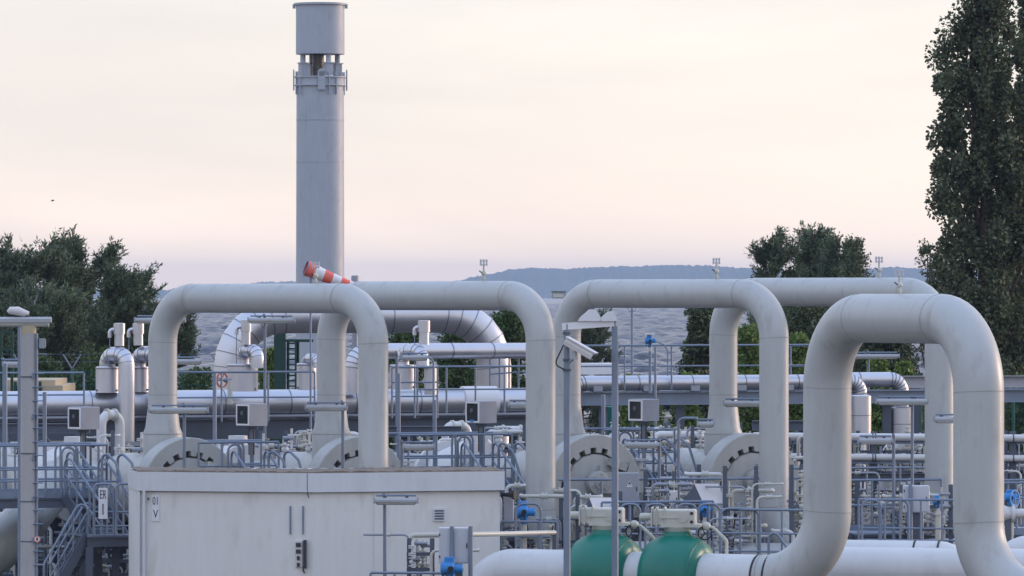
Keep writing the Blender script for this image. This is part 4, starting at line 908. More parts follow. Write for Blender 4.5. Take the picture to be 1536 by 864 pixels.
# big cream pipe bends at the lower left
a0 = [W(-30, 850, 121), W(20, 822, 120.4), W(60, 770, 121.5), W(76, 735, 122.5)]
t = thing('curved_pipe', 'fat cream pipe curving up behind the concrete mast', 'pipe', G(10, 121)); path, _ = fillet([W(-90, 860, 118), W(-12, 835, 116.6), W(34, 785, 117.2), W(84, 722, 119.6)], .9, 8); MB().tube(path, .50, 36).build('pipe_run', M['trap'], t)
seams(t, [(path[6], path[7] - path[5]), (path[14], path[15] - path[13])], .50); MB().box(G(5, 121.0, .3), (.5, .4, .6)).build('foot', M['steel'], t)
t = thing('header_pipe', 'cream pipe lying low behind the ER 1 stair', 'pipe', G(80, 124), 'white header pipes'); MB().tube([W(-80, 818, 124), W(150, 817, 125)], .34, 32).build('pipe_run', M['trap'], t); seams(t, [(W(116, 817.2, 124.8), V((1, 0, 0)))], .34)
for px in (20, 125): MB().box(G(px, 124.5, .35), (.3, .5, .7)).build('saddle', M['steel'], t)
# front platforms round the green valves and at the right
zV = W(0, 836, 111.5).z
platform('galvanised platform with rounded rails behind the green valves', G(925, 111.6), G(1094, 112.2), 1.2, zV, rails='b', mids=(.5,), sp=.7)
t = thing('guard_rail', 'row of rounded guard rails directly behind the green valves', 'railing', G(1000, 111.4), 'front guard rails')
for px, w_ in ((930, .42), (968, .44), (1015, .42), (1047, .46)): hoop(t, G(px, 111.3, zV), V((1, .02, 0)), w_, 1.12); MB().tube([G(px, 111.3, zV + .5), G(px, 111.3, zV + .5) + V((w_, 0, 0))], .02, 8).build('mid_rail', M['galv'], t); MB().cyl(G(px, 111.3, zV) + V((w_ / 2, 0, 0)), G(px, 111.3, zV) + V((w_ / 2, 0, 1.1)), .02, seg=8).build('post', M['galv'], t)
t = thing('guard_rail', 'guard rail with several posts between the green valves and the large loop', 'railing', G(1085, 110.5), 'front guard rails')
zz = W(0, 835, 110.5).z
post_rail(t, [G(1081, 110.5, zz), G(1140, 110.3, zz), G(1206, 110.1, zz)], 0.98, .45, mids=(.5, .12)); hoop(t, G(1081, 110.4, zz), V((1, 0, 0)), .78, 1.0)
path, _ = fillet([G(1153, 109.8, zz), G(1153, 109.8, zz + .75), G(1190, 109.6, zz + .05)], .12, 5); MB().tube(path, .028, 8).build('stair_rail', M['galv'], t)
t = thing('guard_rail', 'wide guard rail inside the large loop above the header pipes', 'railing', G(1350, 112.6), 'front guard rails'); zz = W(0, 815, 112.6).z
post_rail(t, [G(1288, 112.6, zz), G(1444, 112.2, zz)], .93, .42, mids=(.35, .08)); hoop(t, G(1293, 112.5, zz), V((1, 0, 0)), .4, .92); hoop(t, G(1327, 112.5, zz), V((1, 0, 0)), .5, .92)
platform('galvanised platform with cabinet behind the large loop', G(1282, 115.4), G(1440, 115.9), 1.4, W(0, 800, 115.4).z, rails='b', mids=(.5,), sp=.8)
platform('galvanised platform at the right edge behind the large loop', G(1502, 115.9), G(1640, 116.4), 1.6, W(0, 800, 116).z, rails='fb', mids=(.4, .7), sp=.35)
t = thing('guard_rail', 'guard rail right of the house around the blue actuator', 'railing', G(780, 111.2), 'front guard rails'); zz = W(0, 828, 111.2).z
hoop(t, G(774, 111.3, zz), V((1, 0, 0)), .52, 1.0); post_rail(t, [G(752, 111.6, zz), G(836, 111.4, zz)], .62, .35, mids=(.5,))
t = thing('guard_rail', 'guard rail at the foot of the lamp in front of the house', 'railing', G(600, 103.6), 'front guard rails'); zz = .55
post_rail(t, [G(556, 103.6, zz), G(664, 103.4, zz)], W(0, 859, 103.6).z - zz, .5, mids=(.5,))
# thin high rail across the third and fourth trap doors
t = thing('guard_rail', 'slim rail crossing in front of the third and fourth trap doors', 'railing', G(1000, 116.4), 'front guard rails')
zz = W(0, 719, 116.2).z; MB().tube([G(838, 115.9, zz), G(1210, 117.0, zz)], .028, 8).build('top_rail', M['galv'], t); MB().tube([G(838, 115.9, zz - .55), G(1210, 117.0, zz - .55)], .014, 8).build('mid_rail', M['galv'], t)
for px in (902, 978, 1057, 1135, 1200): e = G(px, 115.9 + (px - 838) / 372 * 1.1); MB().cyl(V((e.x, e.y, 0)), V((e.x, e.y, zz)), .028, seg=8).build('post', M['galv'], t)
t = thing('guard_rail', 'grey railing behind the large loop below the white twin pipes', 'railing', G(1300, 121), 'front guard rails'); zz = W(0, 768, 121).z
post_rail(t, [G(1180, 120.6, zz), G(1300, 121, zz), G(1400, 121.4, zz)], 1.0, .7, mids=(.5,))
for px in (1190, 1300, 1395): e = G(px, 121); MB().cyl(V((e.x, e.y, 0)), V((e.x, e.y, zz)), .05, seg=8).build('leg', M['galv'], t)

# ------------------------------------------------------------------ cabinets, hoods, actuators
def cabinet(label, px, y0, y1, w, D_, mm='galvl', posts=(), extra=None, depth=.28):
    mm = 'cab' if mm == 'galvl' and px != 942 else mm
    a, b = W(px, y0, D_), W(px, y1, D_); c = (a + b) / 2; t = thing('control_cabinet', label, 'cabinet', G(px, D_), 'grey control cabinets')
    bd = MB().cbox(c, (w, depth, a.z - b.z), 0, .015).build('body', M[mm], t)
    MB().box(c - V((0, depth / 2 + .006, 0)), (w * .9, .012, (a.z - b.z) * .92)).build('door', M[mm], t)
    for k in (.3, -.3): MB().box(c + V((-w * .47, -depth / 2 - .012, k * (a.z - b.z))), (.03, .02, .05)).build('hinge', M['steel'], t)
    MB().box(c + V((w * .38, -depth / 2 - .02, 0)), (.02, .02, .09)).build('handle', M['black'], t)
    MB().box(V((c.x, c.y, b.z / 2)), (w * .5, .12, b.z)).build('stand', M['steel'], t)
    for q in posts: e = G(q, D_ - .22); MB().cyl(V((e.x, e.y, 0)), V((e.x, e.y, a.z + .03)), .045, seg=10).build('post', M['galv'], t)
    return t, c, a, b
cabinet('pale cabinet between two posts in front of the house', 682, 791, 845, .62, 103.5, 'galvl', (678, 706))
t, c, a, b = cabinet('galvanised cabinet with a warning triangle in front of the third trap', 942, 709, 757, .48, 115.2)
w = c + V((.03, -.165, .12)); tri = MB().prism([w + V((-.055, 0, -.03)), w + V((.055, 0, -.03)), w + V((0, 0, .07))], V((0, .006, 0))).build('warning_triangle', M['hood'], t, False); MB().prism([w + V((-.03, -.004, -.015)), w + V((.03, -.004, -.015)), w + V((0, -.004, .045))], V((0, .003, 0))).build('triangle_mark', M['ink'], tri, False); MB().box(w - UP * .06, (.12, .006, .03)).build('warning_strip', M['sign'], t)
cabinet('grey cabinet with arched cable inside the large loop', 1374, 728, 768, .56, 114.2, 'galvl', (1366,))
cabinet('small pale cabinet right of the third trap', 1010, 736, 762, .18, 115.6, 'hood')
def hoodt(label, px, py, w, D_):
    p = W(px, py, D_); t = thing('weather_hood', label, 'hood', G(px, D_), 'pale weather hoods'); hh = .38
    MB().prism([p + V((-w * .5, 0, hh / 2)), p + V((w * .32, 0, hh / 2)), p + V((w * .5, -.3, -hh / 2)), p + V((-w * .22, -.3, -hh / 2))], V((0, .02, .03))).build('front_plate', M['hood'], t, False)
    MB().prism([p + V((-w * .5, .02, hh / 2)), p + V((-w * .22, -.28, -hh / 2)), p + V((-w * .95, .3, -hh / 2))], V((.02, .02, .0))).build('side_plate', M['steel'], t, False)
    MB().prism([p + V((w * .32, .04, hh / 2)), p + V((-w * .5, .04, hh / 2)), p + V((-w * .9, .5, -hh / 2)), p + V((w * .2, .5, -hh / 2))], V((0, .02, .02))).build('rear_plate', M['steel'], t, False)
    MB().box(V((p.x, p.y + .1, (p.z - .2) / 2)), (.07, .07, p.z - .2)).build('stand', M['galv'], t); MB().box(p + V((0, .1, -.1)), (.3, .25, .2)).build('instrument', M['steel'], t)
hoodt('pale sloping weather hood in front of the fourth trap door', 1064, 741, .62, 114.0)
hoodt('pale sloping weather hood behind the farther green valve', 904, 762, .55, 113.0)
for lab, px, py, D_, k in (('blue valve actuator right of the house corner', 786, 768, 112.8, 1.25), ('blue valve actuator below the cabinet in front of the house', 676, 853, 103.0, 1.25), ('small blue actuator behind the nearer green valve', 1057, 764, 113.4, .8), ('small blue actuator inside the large loop', 1407, 752, 113.6, .7), ('blue actuator at the right edge beside the large loop', 1516, 746, 113.0, .9), ('tiny blue actuator on the far green valve', 920, 764, 112.9, .6)):
    p = W(px, py, D_); t = thing('actuated_valve', lab, 'valve', G(px, D_), 'blue valve actuators'); actuator(t, p, k); MB().cyl(V((p.x, p.y, 0)), p - UP * .3 * k, .06, seg=10).build('pipe_riser', M['beige'], t); MB().cyl(p - UP * .42 * k, p - UP * .38 * k, .12 * k, seg=14).build('flange', M['beige'], t)
p = W(1522, 748, 112.6); t = thing('handwheel_valve', 'blue handwheel valve with flanges at the right edge', 'valve', G(1522, 112.6))
MB().lathe(p, V((.8, -.6, 0)), [(-.015, .16), (-.015, .19), (.015, .19), (.015, .16), (-.015, .16)], 28, False).build('handwheel', M['blue'], t)
s_ = MB(); 
for k in range(5): a = k * 1.2566; s_.cyl(p, p + (V((.6, .8, 0)) * math.cos(a) + UP * math.sin(a)) * .17, .014, seg=6)
s_.build('spokes', M['blue'], t); MB().cyl(p - UP * .34, p, .03, seg=8).build('spindle', M['galv'], t)
q = W(1512, 770, 112.6); MB().lathe(q - V((.3, 0, 0)), V((1, 0, 0)), [(0, .2), (.06, .2), (.07, .12), (.22, .17), (.36, .12), (.38, .2), (.44, .2), (.45, .1), (1.2, .1)], 20).build('valve_body', M['white'], t); MB().box(V((q.x, q.y, q.z / 2)), (.12, .12, q.z - .1)).build('stand', M['steel'], t)
# white twin pipes on the right
for lab, y, r in (('upper white twin pipe running behind the right-hand loops', 655, .088), ('lower white twin pipe running behind the right-hand loops', 685.5, .082)):
    t = thing('white_pipe', lab, 'pipe', G(1360, 129), 'white twin pipes'); MB().tube([W(1130, y - 1, 127.6), W(1640, y + 3, 129.8)], r, 18).build('pipe_run', M['white'], t)
    for px in (1309, 1313, 1420, 1520): MB().ring(W(px, y + (px - 1130) / 510. * 4 - 1, 127.6 + (px - 1130) / 510. * 2.2), V((1, 0, 0)), r, .03, .02, 18).build('clip', M['steel'], t)
t = thing('pipe_support', 'grey steel frame carrying the white twin pipes', 'frame', G(1360, 129.4))
for px in (1195, 1311, 1420, 1519, 1600): e = G(px, 129.5); MB().ibeam(e, V((e.x, e.y, 3.6)), .16, .16, up=V((0, 1, 0))).build('column', M['steel'], t)
for y in (663, 692, 716, 742): MB().ibeam(W(1180, y, 129.3), W(1640, y, 129.8), .14, .2 if y > 700 else .1).build('cross_beam', M['steel'] if y > 700 else M['galv'], t)
for lab, px0, px1, y, D_, r in (('grey bent pipe below the white twin pipes', 1330, 1390, 668, 132, .16), ('pale pipe lying behind the third trap', 980, 1078, 652, 131, .09), ('pale pipe with collars behind the second platform', 668, 702, 638, 131, .1), ('pale inclined pipe above the middle platform', 686, 735, 664, 126, .11), ('pale slim pipe right of the second platform', 735, 800, 645, 130, .10), ('silver pipe piece behind the leftmost box', 152, 180, 622, 130, .12), ('pale pipe lying behind the second trap', 462, 540, 652, 131, .08), ('pale pipe end at the far left behind the platform', -20, 28, 690, 127, .32), ('pale pipe stub right of the concrete mast', 60, 102, 705, 127, .33)):
    a, b = W(px0, y + (6 if 'inclined' in lab else 0), D_), W(px1, y - (6 if 'inclined' in lab else 0), D_ + .4); t = thing('pipe_piece', lab, 'pipe', (a.x, a.y, 0), 'short pale pipes')
    path, _ = fillet([V((a.x, a.y, 0)), a, b, V((b.x, b.y, 0))], min(.35, r * 2.2), 6); MB().tube(path, r, 20).build('pipe_run', M['white'], t)
    for k in (.3, .7): MB().ring(a.lerp(b, k), b - a, r, .05, .03, 20).build('flange', M['beige'], t)
# the long pipe and beams in front of the house: junction lines and small valves
p0, p1 = W(690, 801, 109.2), W(832, 799, 109.6); t = thing('white_pipe', 'slim pale pipe running right from the cabinet past the house corner', 'pipe', (p0.x, p0.y, 0), 'slim pale pipes'); path, _ = fillet([W(614, 859, 106), W(614, 803, 106), W(690, 802, 106.4), p1], .1, 5); MB().tube(path, .05, 12).build('pipe_run', M['beige'], t)
MB().cyl(V((p1.x, p1.y, 0)), p1, .05, seg=10).build('stand', M['steel'], t)
CL = [('small valve cluster in front of the house beside the lamp pole', 610, 652, 800, 862, 105.4, 5, 4), ('valve cluster right of the house corner behind the blue actuator', 744, 838, 778, 840, 113.2, 7, 7), ('valve cluster under the third trap door', 858, 934, 730, 830, 114.6, 9, 7), ('valve cluster left of the fourth trap door', 962, 1040, 745, 842, 114.9, 23, 8), ('pale valve cluster with black levers before the fourth trap door', 1084, 1138, 692, 836, 113.6, 13, 7), ('valve cluster squeezed between the third leg and the large loop', 1184, 1206, 690, 830, 113.6, 15, 3), ('valve cluster inside the large loop left half', 1282, 1345, 705, 812, 117.6, 17, 7), ('valve cluster inside the large loop right half', 1345, 1425, 760, 814, 116.9, 19, 7), ('valve cluster at the right edge', 1506, 1580, 700, 830, 118.5, 21, 7),
 ('valve cluster under the leftmost platform', 60, 130, 755, 862, 121.8, 25, 7), ('valve cluster below the ER 1 platform', 140, 206, 815, 868, 117.0, 27, 7), ('valve cluster left edge behind the stairs', -20, 32, 752, 862, 123.6, 29, 5), ('valve fittings above the barrel of the leftmost trap', 120, 172, 640, 735, 123.6, 31, 5), ('valve fittings above the barrel of the second trap', 388, 470, 640, 715, 124.4, 33, 7), ('valve fittings above the barrel of the third trap', 720, 790, 632, 722, 125.2, 35, 6), ('valve fittings above the barrel of the fourth trap', 958, 1042, 632, 720, 126.2, 37, 7), ('valve cluster behind the fourth trap right side', 1180, 1208, 650, 730, 124, 39, 3), ('valve cluster far back behind the right-hand legs', 1284, 1390, 640, 715, 131.2, 41, 9), ('valve cluster far back at the right edge', 1506, 1600, 640, 720, 131.6, 43, 7), ('valve cluster behind the railings of the second platform', 330, 400, 660, 720, 127.0, 45, 5), ('valve cluster behind the railings of the third platform', 600, 690, 655, 722, 127.6, 47, 6),
 ('dark valve cluster between the second leg and the house corner', 738, 792, 728, 800, 117.4, 51, 6), ('valve cluster low between the third and fourth trap doors', 990, 1052, 690, 790, 118.6, 53, 7), ('pipework deep below the right-hand loops', 1284, 1430, 715, 800, 121.8, 55, 10), ('pipework behind the leftmost platform railings', 60, 118, 655, 735, 126.4, 57, 6), ('pipework above the ER 1 platform', 150, 206, 690, 800, 119.6, 59, 6), ('pipework at the far left edge behind the railings', -10, 34, 655, 735, 126.0, 61, 5), ('pipework in the gap right of the third leg', 1182, 1207, 735, 830, 116.8, 63, 4), ('pipework behind the second trap left of its ring', 425, 466, 640, 706, 122.6, 65, 5),
 ('far pipework under the rack left of the leftmost nozzle', 150, 216, 655, 735, 131.5, 71, 7), ('far pipework under the rack between the first two nozzles', 285, 400, 662, 712, 132.2, 72, 10), ('far pipework under the rack right of the second nozzle', 590, 720, 648, 712, 131.8, 73, 12), ('far pipework under the rack behind the camera posts', 872, 1000, 628, 700, 132.4, 74, 12), ('far pipework under the rack beside the fourth nozzle', 1000, 1062, 628, 700, 132.0, 75, 7), ('far pipework under the rack between fourth and large loop', 1108, 1206, 628, 700, 132.6, 76, 9), ('near pipework right of the third trap cabinet', 965, 1015, 700, 830, 116.0, 77, 6), ('near pipework in front of the fourth trap ring', 1060, 1100, 760, 838, 112.6, 78, 5), ('near pipework before the rightmost leg', 1350, 1430, 720, 800, 115.0, 79, 7), ('near pipework at the left below the upper platform', 20, 70, 752, 850, 119.0, 80, 6), ('pipework right of the second leg above the valve line', 838, 870, 735, 820, 113.6, 81, 4)]
for l_ in CL: pipework(*l_)
# cable trays and steel behind
for lab, px0, px1, y, D_ in (('cable tray across the rack behind the first platform', -40, 330, 668, 132.5), ('cable tray behind the middle platform', 590, 800, 690, 132.6), ('cable tray behind the third and fourth traps', 860, 1200, 676, 133.2), ('cable tray behind the right-hand loops', 1190, 1640, 722, 134)):
    t = thing('cable_tray', lab, 'cable tray', G((px0 + px1) / 2, D_), 'cable trays'); a, b = W(px0, y, D_), W(px1, y, D_ + .6)
    MB().beam(a, b, .35, .03).beam(a + V((0, -.17, .04)), b + V((0, -.17, .04)), .012, .1).beam(a + V((0, .17, .04)), b + V((0, .17, .04)), .012, .1).build('tray', M['galvl'], t)
    for k in range(5): q = a.lerp(b, .03 + k * .235); MB().beam(V((q.x, q.y, 0)), q - UP * .03, .1, .1, up=V((0, 1, 0))).build('column', M['steel'], t)
    for k in range(3): MB().tube([a + V((0, -.1 + .1 * k, .045)), b + V((0, -.1 + .1 * k, .045))], .028, 8).build('cable', M['black'], t)
for lab, px0, px1, D_, z in (('grey steel portal behind the leftmost platform', 8, 120, 127.5, 3.6), ('grey steel portal behind the second trap', 560, 680, 129.0, 3.5), ('grey steel portal behind the fourth trap right side', 1140, 1260, 130.4, 3.6)):
    t = thing('steel_portal', lab, 'frame', G((px0 + px1) / 2, D_), 'grey steel portals')
    for px in (px0, px1): e = G(px, D_); MB().ibeam(e, V((e.x, e.y, z)), .2, .2, up=V((0, 1, 0))).build('column', M['steel'], t)
    MB().ibeam(G(px0 - 12, D_, z + .12), G(px1 + 12, D_, z + .12), .2, .24).build('cross_beam', M['steel'], t); MB().beam(G(px0, D_, z - 1.4), G((px0 + px1) / 2, D_, z), .09, .09).build('brace', M['steel'], t); MB().beam(G(px1, D_, z - 1.4), G((px0 + px1) / 2, D_ + .1, z), .09, .09).build('brace', M['steel'], t)
t = thing('machine_cabinet', 'green machine cabinet seen under the rack behind the third trap', 'cabinet', G(912, 141.5)); MB().cbox(W(912, 635, 141.5), (.25, .4, .9)).build('body', M['green'], t); MB().box(G(912, 141.5, 1.5), (.2, .3, 3.0)).build('stand', M['dgreen'], t)
# ------------------------------------------------------------------ trees and shrubs
def leaf_mesh(name, P, Dv, L, Wd, mt, parent, rs, lift=.35):
    """P: points, Dv: directions; one folded diamond per point"""
    n = len(P); r = rs.normal(size=(n, 3)); s = np.cross(Dv, r); s /= np.linalg.norm(s, axis=1)[:, None] + 1e-9
    L = np.asarray(L)[:, None]; Wd = np.asarray(Wd)[:, None]; o_ = np.array(ORG.get(parent.name, V((0, 0, 0))))
    v = np.stack([P, P + Dv * L * .45 + s * Wd * .5, P + Dv * L, P + Dv * L * .45 - s * Wd * .5], 1).reshape(-1, 3) - o_
    me = bpy.data.meshes.new(name); me.vertices.add(4 * n); me.vertices.foreach_set('co', v.astype(np.float32).ravel()); me.loops.add(4 * n); me.loops.foreach_set('vertex_index', np.arange(4 * n, dtype=np.int32))
    me.polygons.add(n); me.polygons.foreach_set('loop_start', np.arange(0, 4 * n, 4, dtype=np.int32)); me.update(calc_edges=True); me.materials.append(mt)
    o = bpy.data.objects.new(name, me); COL.objects.link(o); o.parent = parent; ORG[o.name] = V(o_); return o
def unit(a): return a / (np.linalg.norm(a, axis=-1, keepdims=True) + 1e-9)
def broad(label, px, D, ytop, hw, seed, mt, n_clump=70, leaves=260, leaf=.12, zb=None, shape='round', name='tree', cat='tree', clump=.5, group=None, droop=0.0, dy=1.0):
    rs = np.random.RandomState(seed); b = G(px, D); zt = W(0, ytop, D).z; Rx = hw * D / F; zb = .3 if zb is None else zb; t = thing(name, label, cat, (b.x, b.y, 0), group)
    tr = MB(); H = zt - zb
    tr.tube([b, b + UP * zt * .4, b + V((Rx * .1, 0, zt * .93))], [.05 + H * .016, .03 + H * .010, .02], 10)
    cs = []
    for i in range(n_clump):
        k = rs.rand() ** .8 if shape == 'col' else rs.rand(); 
        if shape == 'col': prof = (.55 + .45 * min(1, k * 3.5)) * (1 - max(0, k - .72) / .28 * .85)
        elif shape == 'round': prof = math.sqrt(max(.05, 1 - (2 * k * .93 - .9) ** 2))
        else: prof = (1 - k) * .9 + .25 if k > .3 else .9
        a = rs.rand() * 6.283; q = (rs.rand() ** .5) * .96
        cs.append((b.x + math.cos(a) * Rx * q * prof, b.y + math.sin(a) * Rx * q * prof * dy, zb + H * k * .96))
    cs = np.array(cs)
    for i in range(0, n_clump, 3 if n_clump < 150 else 6):
        c = V(cs[i]); k = max(.12, min(.85, (c.z - zb) / H * .75)); s0 = b + UP * (zb * .5 + (zt - zb) * k * .8) if shape != 'col' else V((b.x + (c.x - b.x) * .25, b.y + (c.y - b.y) * .25, max(.5, c.z - 3.2)))
        tr.tube([s0, s0.lerp(c, .55) + UP * .1, c], [.015 + H * .005 * (1 - k), .012 + H * .002, .006], 6)
    tr.build('trunk', M['bark'], t)
    ci = rs.randint(0, n_clump, n_clump * leaves); cr = Rx * clump * (.5 + .7 * rs.rand(n_clump))
    d = unit(rs.normal(size=(len(ci), 3))); rad = rs.rand(len(ci)) ** .45
    P = cs[ci] + d * (rad * cr[ci])[:, None] * np.array([1, 1, .8 if shape != 'col' else 1.5])
    if droop: P[:, 2] -= droop * rs.rand(len(ci)) ** 2
    P[:, 2] = np.maximum(P[:, 2], zb * .3 + .05)
    keep = P[:, 2] < zt + .05; P = P[keep]; d = d[keep]; n = len(P)
    Dv = unit(d * .6 + rs.normal(size=(n, 3)) * .7 + np.array([0, 0, -.2 - droop])); L = leaf * (.6 + .8 * rs.rand(n))
    leaf_mesh('crown', P, Dv, L, L * .75, M[mt], t, rs); return t
def pine(label, px, D, ytop, hw, seed, lean=0.0, zb=.3, n_branch=60, per=22, needles=22, group='dark pines', tuft=.34, up=.9):
    rs = np.random.RandomState(seed); b = G(px, D); zt = W(0, ytop, D).z; Rx = hw * D / F; t = thing('pine_tree', label, 'tree', (b.x, b.y, 0), group); H = zt - zb
    tr = MB(); top = b + V((lean * Rx, 0, zt - .3)); tr.tube([b, b.lerp(top, .5) + V((-.1 * lean, 0, 0)), top], [.05 + H * .018, .03 + H * .01, .02], 10)
    TP, TDv = [], []
    for i in range(n_branch):
        k = (i + .5) / n_branch; k = .05 + .93 * k; s0 = b.lerp(top, min(.97, k * .92)); prof = (1.0 - k ** 3.0 * .62) * (.6 + .4 * min(1, k * 4)); a = rs.rand() * 6.283; Ln = Rx * prof * (.65 + .45 * rs.rand())
        dr = V((math.cos(a) + lean * .35, math.sin(a), 0)); e = s0 + dr * Ln + UP * (Ln * (.12 + .75 * k) * (1.2 * rs.rand() + .2)); e.z = min(e.z, zt)
        mid = s0.lerp(e, .55) - UP * Ln * .06; tr.tube([s0, mid, e], [.02 + H * .003 * (1 - k), .018, .008], 6)
        for j in range(per):
            f = .38 + .62 * rs.rand() ** .6; q = s0.lerp(mid, f / .55) if f < .55 else mid.lerp(e, (f - .55) / .45); sp = Ln * .12 + .06
            off = V(rs.normal(size=3) * sp * .5); off.z = abs(off.z) * .6 - .1 * sp; q = q + off
            TP.append(q); dd = V((dr.x * .55 + rs.normal() * .40 + .30 + lean * .25, dr.y * .55 + rs.normal() * .45, up + .15 + .35 * rs.rand())); TDv.append(dd.normalized())
    tr.build('trunk', M['bark'], t)
    TP = np.array([tuple(q) for q in TP]); TDv = np.array([tuple(q) for q in TDv]); n = len(TP)
    i = np.repeat(np.arange(n), needles); f = rs.rand(len(i)); tl = tuft * 1.9 * (.6 + .8 * rs.rand(n))
    P = TP[i] + TDv[i] * (f * tl[i])[:, None]; Dv = unit(TDv[i] * .8 + unit(rs.normal(size=(len(i), 3))) * .7); L = tuft * .50 * (.7 + .5 * rs.rand(len(i)))
    leaf_mesh('crown', P, Dv, L, L * .26, M['needle'], t, rs); return t
pine('dark pine at the left edge behind the concrete mast', 22, 196, 364, 92, 11, .2, n_branch=120, per=26, tuft=.42)
pine('dark pine with the highest tip left of the silver vessels', 100, 200, 366, 80, 12, .3, n_branch=120, per=26, tuft=.42)
pine('dark pine leaning right towards the leftmost leg', 146, 194, 394, 56, 13, .75, n_branch=110, per=30)
pine('low dark pine behind the leftmost leg', 236, 190, 452, 48, 14, .2, n_branch=90, per=30)
pine('low pine at the left behind the fence', 62, 186, 440, 90, 15, 0, n_branch=120, per=34)
pine('dark pine behind the security camera', 868, 215, 452, 42, 16, .3, n_branch=46)
pine('dark pine with open crown left of the dense conifers', 1163, 230, 338, 40, 17, -.1, n_branch=64, per=30, tuft=.40)
pine('dense dark conifer in the middle of the right-hand group', 1222, 238, 333, 32, 18, 0, n_branch=120, per=36, tuft=.40)
pine('dense conifer left of the birch', 1254, 234, 347, 27, 19, .1, n_branch=100, per=30, tuft=.40)
broad('birch with drooping twigs right of the conifers', 1282, 226, 337, 30, 21, 'leaf', 80, 230, .09, .5, clump=.42, droop=.9)
broad('thin leafy tree left of the poplar', 1392, 205, 354, 34, 22, 'leaf', 60, 100, .10, .5, clump=.34)
broad('very tall dark poplar at the right edge', 1478, 188, -170, 86, 23, 'poplar', 430, 230, .14, .3, 'col', clump=.21, dy=.9)
broad('second poplar stem crown cut by the right edge', 1560, 192, -120, 60, 24, 'poplar', 260, 200, .14, .3, 'col', clump=.26)
broad('dark tree behind the fourth loop left leg', 1056, 178, 440, 50, 25, 'leaf', 190, 190, .11, .2, 'bush', clump=.34)
broad('dark round tree below the conifers', 1215, 176, 446, 70, 26, 'leaf', 220, 190, .11, .2, 'bush', clump=.34)
broad('dark tree under the thin leafy tree', 1330, 178, 462, 74, 27, 'leaf', 220, 190, .11, .2, 'bush', clump=.34)
SH = [(764, 176, 458, 58, 'hedge', 'shrubby tree right of the silver loop'), (690, 172, 484, 62, 'hedge', 'broad hedge bush under the silver loop'), (610, 168, 496, 56, 'hedge', 'hedge bush behind the slim silver pipe'), (405, 170, 518, 26, 'shrub', 'yellow-green shrub left of the green frame'), (292, 168, 552, 46, 'hedge', 'low bush right of the leftmost leg'), (1124, 164, 486, 40, 'shrub', 'bright green shrub between the fourth loop legs'), (1198, 162, 495, 36, 'shrub', 'bright green shrub left of the large loop'), (1316, 160, 532, 30, 'shrub', 'bright green shrub inside the large loop'), (1356, 162, 540, 24, 'shrub', 'smaller bright shrub inside the large loop beside its right leg'), (960, 160, 566, 50, 'shrub', 'low bright shrub behind the third loop guard rail'), (1030, 160, 560, 34, 'shrub', 'low bright shrub left of the fourth loop leg'), (150, 165, 520, 60, 'hedge', 'broad bush behind the leftmost silver vessel'), (60, 168, 530, 60, 'hedge', 'broad bush behind the yellow building'), (1440, 166, 560, 60, 'hedge', 'dark bush at the foot of the poplar'), (1540, 166, 555, 50, 'hedge', 'dark bush behind the right-hand fence')]
for i, (px, D, y, hw, mt, lab) in enumerate(SH): broad(lab, px, D, y, hw, 60 + i, mt, 130, 150, .12, .15, 'bush', 'shrub', 'shrub', .38, 'shrubs behind the station')
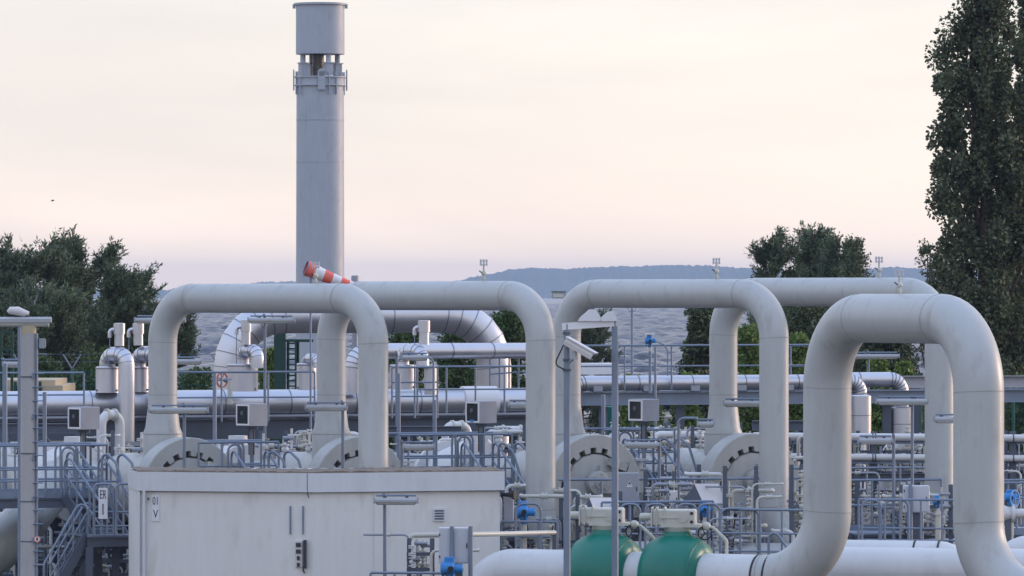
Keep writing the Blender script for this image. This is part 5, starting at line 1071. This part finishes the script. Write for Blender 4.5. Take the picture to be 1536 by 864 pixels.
# ------------------------------------------------------------------ fence, yellow building, bird
t = thing('service_building', 'yellow rendered low building at the left edge', 'building', G(30, 151))
a, b = W(-60, 570, 151), W(95, 586, 151)
MB().box(V(((W(-60, 0, 151).x + W(83, 0, 151).x) / 2, 153, a.z / 2)), (W(83, 0, 151).x - W(-60, 0, 151).x, 4, a.z)).build('wall', M['tanwall'], t); MB().box(V(((W(-60, 0, 151).x + W(95, 0, 151).x) / 2, 152.9, W(0, 578, 151).z / 2)), (W(95, 0, 151).x - W(-60, 0, 151).x + .01, 4.4, W(0, 578, 151).z)).build('plinth', M['tanwall'], t)
for px in (25, 62): MB().cyl(V((W(px, 0, 151).x, 150.66, 0)), V((W(px, 0, 151).x, 150.66, W(0, 572, 151).z)), .05, seg=8).build('downpipe', M['dgreen'], t)
def fence(label, px0, px1, D, ztop, n):
    t = thing('mesh_fence', label, 'fence', G((px0 + px1) / 2, D), 'green mesh fences'); a, b = G(px0, D), G(px1, D)
    for i in range(n + 1):
        p = a.lerp(b, i / n); po = MB().cyl(p, p + UP * ztop, .045, seg=8).build('post', M['fence'], t)
        for s in (-1, 1): MB().beam(p + UP * ztop, p + UP * (ztop + .42) + V((s * .26, 0, 0)), .035, .035).build('barb_arm', M['galv'], po)
        if i < n:
            q = a.lerp(b, (i + 1) / n); w = MB(); k = 24
            for j in range(1, k): e = p.lerp(q, j / k); w.beam(e + UP * .1, e + UP * (ztop - .05), .008, .008, up=V((0, 1, 0)))
            for j in range(12): w.beam(p + UP * (.1 + (ztop - .15) * j / 11), q + UP * (.1 + (ztop - .15) * j / 11), .008, .010)
            w.build('mesh_panel', M['fence'], t)
    for s, z in ((-.26, .42), (.26, .42), (-.13, .2), (.13, .2)): MB().tube([a + UP * (ztop + z) + V((s, 0, 0)), b + UP * (ztop + z) + V((s, 0, 0))], .008, 5).build('barbed_wire', M['galv'], t)
fence('green mesh fence with barbed arms behind the leftmost vessels', -40, 330, 155, W(0, 553, 155).z, 5)
fence('green mesh fence with barbed arms at the right edge', 1380, 1660, 156, W(0, 590, 156).z, 4)
t = thing('green_gate_frame', 'dark green frame at the left edge before the pines', 'frame', G(10, 150))
for px in (2, 18): MB().beam(G(px, 150), W(px, 496, 150), .08, .08, up=V((0, 1, 0))).build('column', M['dgreen'], t)
for y in (498, 524): MB().beam(W(-10, y, 150), W(18, y, 150), .07, .07).build('cross_beam', M['dgreen'], t)
p = W(79, 301, 150); 
bd = MB().tube([p + V((-.05, 0, -.01)), p + V((-.02, 0, 0)), p + V((.02, 0, .005)), p + V((.05, 0, .015))], [.006, .018, .016, .004], 8)
bd.add([p + V((-.015, .01, .005)), p + V((.02, .01, .005)), p + V((.0, .1, .05))], [(0, 1, 2)]); bd.add([p + V((-.015, -.01, .005)), p + V((.02, -.01, .005)), p + V((.01, -.06, -.03))], [(0, 1, 2)])
tag(bd.build('bird', M['feather']), 'tiny dark bird flying in the sky at the left', 'bird')
# ------------------------------------------------------------------ haze over the water
hz = MB().obox((0, 5000, 26), (9500, 0, 0), (0, 5200, 0), (0, 0, 31)).build('haze', M['sign'], None, False); tag(hz, 'thin lilac evening haze over the sea', 'haze', kind='stuff')
m = bpy.data.materials.new('evening_haze'); m.use_nodes = True; n = m.node_tree.nodes; n.clear(); o = n.new('ShaderNodeOutputMaterial'); v = n.new('ShaderNodeVolumePrincipled')
v.inputs['Color'].default_value = (.54, .71, 1.0, 1); v.inputs['Density'].default_value = .00009; v.inputs['Anisotropy'].default_value = 0.0; m.node_tree.links.new(v.outputs[0], o.inputs['Volume'])
hz.data.materials.clear(); hz.data.materials.append(m)
